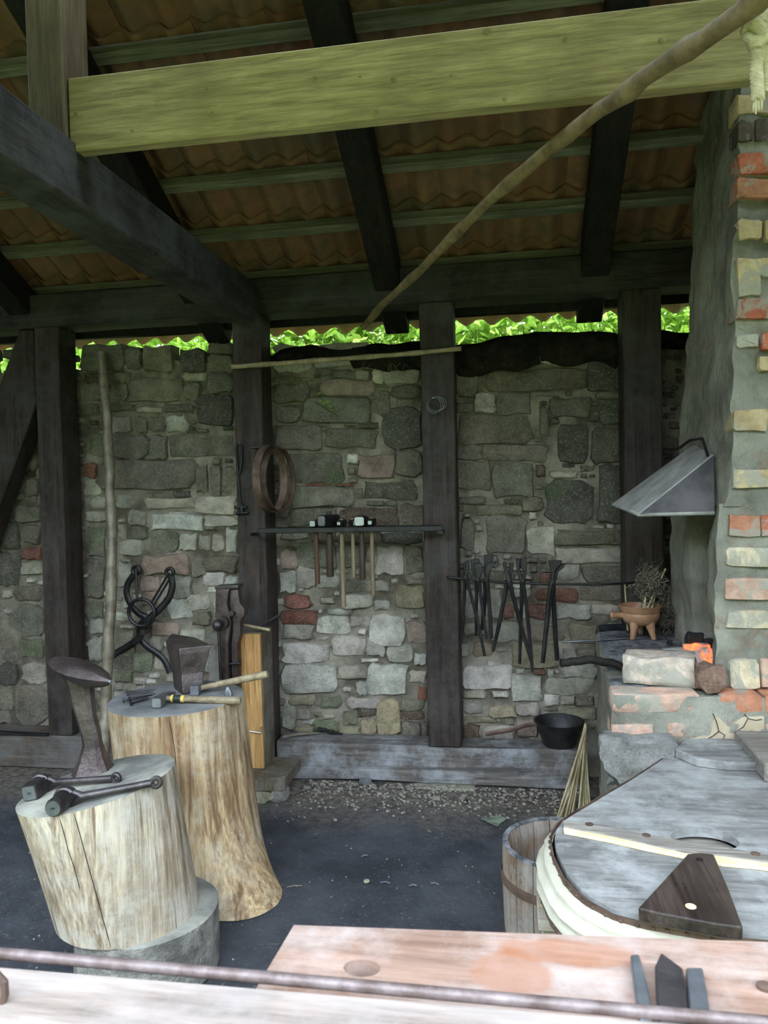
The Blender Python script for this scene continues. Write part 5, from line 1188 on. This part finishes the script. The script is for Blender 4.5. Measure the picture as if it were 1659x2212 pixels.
# stand of planks under the bellows
sx0 = AZ(1166, 1885, .5).x
std = thing('bellows_stand', 'rough plank stand carrying the bellows, beside the barrel', 'stand', (.5, 2.05, 0))
m = MB(); m.box(sx0, .95, 2.05, 2.17, .462, .501); m.build('top_rail', M_STAND, std, smooth=0, bevel=.003)
sx1 = AZ(1162, 1985, .45).x
m = MB(); m.box(sx1, .95, 1.92, 2.045, .425, .452); m.build('shelf_plank', M_STAND, std, smooth=0, bevel=.003)
m = MB(); m.box(sx1+.01, .95, 1.935, 1.96, .26, .424); m.build('front_plank', M_STAND, std, smooth=0, bevel=.003)
m = MB(); m.box(.40, .95, 2.46, 2.56, .462, .501); m.build('rear_rail', M_STAND, std, smooth=0, bevel=.003)
for x, y, zt2 in ((sx1+.05, 1.965, .424), (.85, 1.965, .424), (.45, 2.475, .461), (.85, 2.475, .461), (sx0+.06, 2.08, .461), (.85, 2.08, .461)):
    m = MB(); m.box(x-.03, x+.03, y, y+.07, 0, zt2); m.build('leg', M_STAND, std, smooth=0)
# barrel of staves behind the stand
bcn = AZ(1213, 1828, .40); br_ = .185; bcn = Vector((bcn.x, bcn.y+.02, 0))
brl = thing('half_barrel', 'scorched wooden half barrel standing between the stand and the floor', 'barrel', bcn); ns_ = 18
for i in range(ns_):
    a0_, a1_ = 2*math.pi*(i+.02)/ns_, 2*math.pi*(i+.98)/ns_; m = MB(); rs = []
    for u in (0, .33, .66, .9, 1.0):
        ro = br_*(.92+.10*math.sin(math.pi*(u*.55+.12))); ri = ro-(.024 if u < .95 else .016); z = .40*u
        rs.append([bcn+Vector((math.cos(a)*q2, math.sin(a)*q2, z+(.006*nz((i*3, 0, 0)) if u == 1 else 0))) for a, q2 in ((a0_, ri), (a0_, ro), ((a0_+a1_)/2, ro*1.004), (a1_, ro), (a1_, ri))])
    m.rings(rs); sv = m.build('stave', M_STAVE, brl, smooth=0)
    m = MB(); m.rings([[p+Vector((0, 0, .0005)) for p in rs[-1]], [bcn+(p-bcn)*1.0+Vector((0, 0, .006)) for p in rs[-1]]]); m.build('charred_end', M_CHAR, sv, smooth=0)
m = MB(); m.lathe([(br_*.90, .03), (br_*.90, .05)], bcn, 32); m.build('bottom', M_STAVE, brl)
for z in (.10, .30):
    u = z/.40; ro = br_*(.92+.10*math.sin(math.pi*(u*.55+.12)))*1.006+.001; m = MB(); rs = [[bcn+Vector((math.cos(2*math.pi*j/40)*q2, math.sin(2*math.pi*j/40)*q2, zz)) for j in range(40)] for q2, zz in ((ro, z-.014), (ro+.003, z-.014), (ro+.003, z+.014), (ro, z+.014))]
    m.rings(rs, closed=True); m.build('hoop', M_RUSTIRON, brl, smooth=30)

# ================================================================== BENCH AND RAIL AT THE FRONT
ZBN = .95
fl, fr = AZ(635, 1998, ZBN), AZ(1659, 2035, ZBN); dirx = (fr-fl).normalized(); nl = AZ(580, 2090, ZBN); diry = (nl-fl).normalized()
bn = thing('bench_board', 'reddish wooden bench board with a round hole, in the foreground', 'bench', (fl.x+.4, fl.y-.1, 0))
hcn = AZ(782, 2091, ZBN); hr2 = [hcn+Vector((math.cos(2*math.pi*i/26)*.0235, math.sin(2*math.pi*i/26)*.0175, 0)) for i in range(26)]
fe = [fl+dirx*t for t in (0, .25, .5, .75, 1.1)]; ne = [fl+diry*.25+dirx*t for t in (1.1, .75, .5, .25, 0)]
m = MB(); board_with_hole(m, fe+ne, hr2, ZBN-.045, ZBN); m.build('board', M_BENCH, bn, smooth=20)
for p in (fl+dirx*.10+diry*.12, fl+dirx*1.0+diry*.12):
    m = MB(); m.box(p.x-.03, p.x+.03, p.y-.03, p.y+.03, 0, ZBN-.0455); m.build('leg', M_RAIL, bn, smooth=0)
h6 = AZ(1652, 2135, ZBN); m = MB(); m.lathe([(.009, .0002), (.009, .004), (.004, .006)], h6, 14); m.build('nail_head', M_RUSTIRON, bn, smooth=30)
def chisel(label, top_, z, th, extra=.05, mt=M_GREYIRON):
    P = [AZ(o6[0]+x/s6, o6[1]+y/s6, ZBN+th) for x, y in top_]
    m = MB(); m.prism(P, (0, 0, -th+.0008)); tag(m.build('chisel', mt, smooth=0, bevel=.002), label, 'chisel', 'chisels on the bench')
chisel('narrow steel chisel on the bench, leftmost of three', [(862, 1396), (912, 1392), (955, 1540), (992, 1728), (1000, 1770), (915, 1770), (903, 1700), (880, 1540)], 0, .014)
chisel('broad pointed steel chisel on the bench, the middle one', [(1040, 1382), (1100, 1425), (1165, 1472), (1182, 1600), (1200, 1790), (1030, 1790), (1010, 1600), (1004, 1462)], 0, .020, mt=M_IRON)
chisel('flat blunt steel chisel on the bench, rightmost of three', [(1182, 1472), (1280, 1470), (1305, 1600), (1332, 1790), (1212, 1790), (1192, 1600)], 0, .015)
ZRL = .985
ral = thing('front_rail', 'pale blurred wooden rail plank along the bottom of the picture', 'rail', (-.2, .6, 0))
m = MB(); p0, p1 = AZ(-260, 2064, ZRL), AZ(1659, 2222, ZRL); dv = (p1-p0); p1 = p0+dv*1.25
m.prism([p0, p1, Vector((p1.x, .42, ZRL)), Vector((p0.x, .42, ZRL))], (0, 0, -.034)); m.build('plank', M_RAIL, ral, smooth=0, bevel=.004)
for x in (-.72, .5):
    m = MB(); m.box(x-.04, x+.04, .46, .54, -.04, ZRL-.0345); m.build('support_post', M_RAIL, ral, smooth=0)
m = MB(); a = AZ(-2, 2165, ZRL); m.tube([a+Vector((0, 0, -.01)), AY(11, 2150, a.y), AY(9, 2122, a.y), AY(-6, 2106, a.y), AY(-20, 2110, a.y), AY(-26, 2160, a.y)], .0045, 8); m.build('staple', M_RUSTIRON, ral)
zrd = ZRL+.007; q0, q1 = AZ(-260, 2036, zrd), AZ(1659, 2210, zrd); q1 = q0+(q1-q0)*1.2
m = MB(); m.tube([q0, q0.lerp(q1, .3), q0.lerp(q1, .6), q1], .0068, 12); tag(m.build('rail_rod', M_RODRUST, smooth=60), 'long rusty iron rod lying along the far edge of the front rail', 'rod')

# ================================================================== GREEN BEYOND AND ON THE WALL
m = MB(); grid(m, lin(-9, 8, 50), lin(4.5, 14, 30), lambda x, y: 2.05+.10*(y-4.5)+.08*nz((x, y, 0), .9))
m.box(-9, 8, 4.53, 4.6, -.1, 2.0)
tag(m.build('bank_outside', M_GRASS, smooth=60, keep_origin=(0, 6, 0)), kind='structure')
def leaf_cloud(name, label, cat, c, sz, n, size, seed, group=None, kind=None):
    rq = random.Random(seed); vs_, fs_ = [], []
    for i in range(n):
        d = Vector((rq.gauss(0, 1), rq.gauss(0, 1), rq.gauss(0, 1))).normalized()*(rq.random()**.4)
        p = Vector(c)+Vector((d.x*sz[0], d.y*sz[1], d.z*sz[2])); s_ = size*rq.uniform(.6, 1.3)
        u = Vector((rq.uniform(-1, 1), rq.uniform(-1, 1), rq.uniform(-.7, .7))).normalized(); v = u.cross(Vector((rq.uniform(-1, 1), rq.uniform(-1, 1), 1))).normalized(); b_ = len(vs_)
        vs_ += [p-u*s_, p+v*s_*.5-u*s_*.1, p+u*s_, p-v*s_*.5-u*s_*.1]; fs_.append((b_, b_+1, b_+2, b_+3))
    m = MB(); m._add(vs_, fs_); base_ = (c[0], c[1], 2.1); return tag(m.build(name, M_LEAF, smooth=0, keep_origin=base_), label, cat, group, kind)
for i, (x, y, lb) in enumerate(((-4.6, 6.4, 'bright leafy shrub beyond the wall, glimpsed left of the brace'), (-3.2, 6.2, 'bright leafy shrub beyond the wall, glimpsed right of the far left post'), (-1.9, 5.9, 'bright leafy shrub beyond the gap left of the hoop post'), (-.9, 6.1, 'bright leafy shrub beyond the gap left of the middle post'), (.2, 5.9, 'bright leafy shrub beyond the wide gap right of the middle post'), (1.3, 6.3, 'bright leafy shrub beyond the narrow gap beside the chimney'))):
    leaf_cloud('leafy_shrub', lb, 'shrub', (x, y, 2.75), (.85, .5, .65), 3400, .055, 40+i, 'shrubs beyond the wall')
rq = random.Random(77); m = MB()
for i in range(420):
    x = rq.uniform(-2.2, 1.3); y = YW+rq.uniform(.02, .42); z = wall_top(x)+.02; h = rq.uniform(.05, .15); dx, dy = rq.gauss(0, .05), rq.gauss(0, .03)
    m.tube([(x, y, z-.02), (x+dx*.4, y+dy*.4, z+h*.6), (x+dx, y+dy, z+h)], [.0013, .0012, .0005], 3)
for i in range(60):
    x = rq.uniform(-1.2, .6); z = wall_top(x)+.01; m.tube([(x, YW-.03, z), (x+rq.gauss(0, .02), YW-.05, z-.04), (x+rq.gauss(0, .04), YW-.045, z-rq.uniform(.06, .14))], [.0014, .0012, .0006], 3)
tag(m.build('wall_grass', M_DRYGRASS, smooth=0, keep_origin=(-.4, 4.3, 2.3)), 'thin dry grass stems growing on the wall top', 'grass', kind='stuff')
sp = thing('wall_sprig', 'tiny green leafy sprig growing from the wall between two posts', 'plant', AY(695, 845, YW-.03))
for i, (x, y) in enumerate(((692, 866), (700, 872), (714, 878), (708, 868), (690, 850), (716, 884))):
    c = AY(x, y, YW-.04); m = MB(); s_ = .013; m.quad(c+Vector((-s_, 0, 0)), c+Vector((0, -.004, s_*.7)), c+Vector((s_, 0, 0)), c+Vector((0, -.004, -s_*.7))); m.build('leaf', M_LEAF, sp, smooth=0)
m = MB(); m.tube([AY(692, 830, YW-.01), AY(694, 850, YW-.035), AY(712, 880, YW-.035)], .0012, 4); m.build('stem', M_LEAF, sp)

# unseen trees put behind the viewer for their light: they close the low sky and throw green light into the shed
tq = random.Random(5); lv, lf = [], []; 
for i in range(13):
    an = math.radians(-150+i*10.0*12/12+15*0)+0.0
    ang = math.radians(180+10+i*13.3); cx, cy = math.cos(ang)*11, math.sin(ang)*11+1.0
    for k in range(1500):
        d = Vector((tq.gauss(0, 1), tq.gauss(0, 1), tq.gauss(0, 1))).normalized()*(tq.random()**.4)
        p = Vector((cx+d.x*2.3, cy+d.y*1.6, TREE_H/2+d.z*TREE_H/2)); s_ = tq.uniform(.16, .36)
        u = Vector((tq.uniform(-1, 1), tq.uniform(-1, 1), tq.uniform(-.7, .7))).normalized(); v = u.cross(Vector((tq.uniform(-1, 1), tq.uniform(-1, 1), 1))).normalized(); b_ = len(lv)
        lv += [p-u*s_, p+v*s_*.6, p+u*s_, p-v*s_*.6]; lf.append((b_, b_+1, b_+2, b_+3))
m = MB(); m._add(lv, lf); tag(m.build('unseen_trees', M_TREE, smooth=0, keep_origin=(0, -9, 0)), kind='structure')
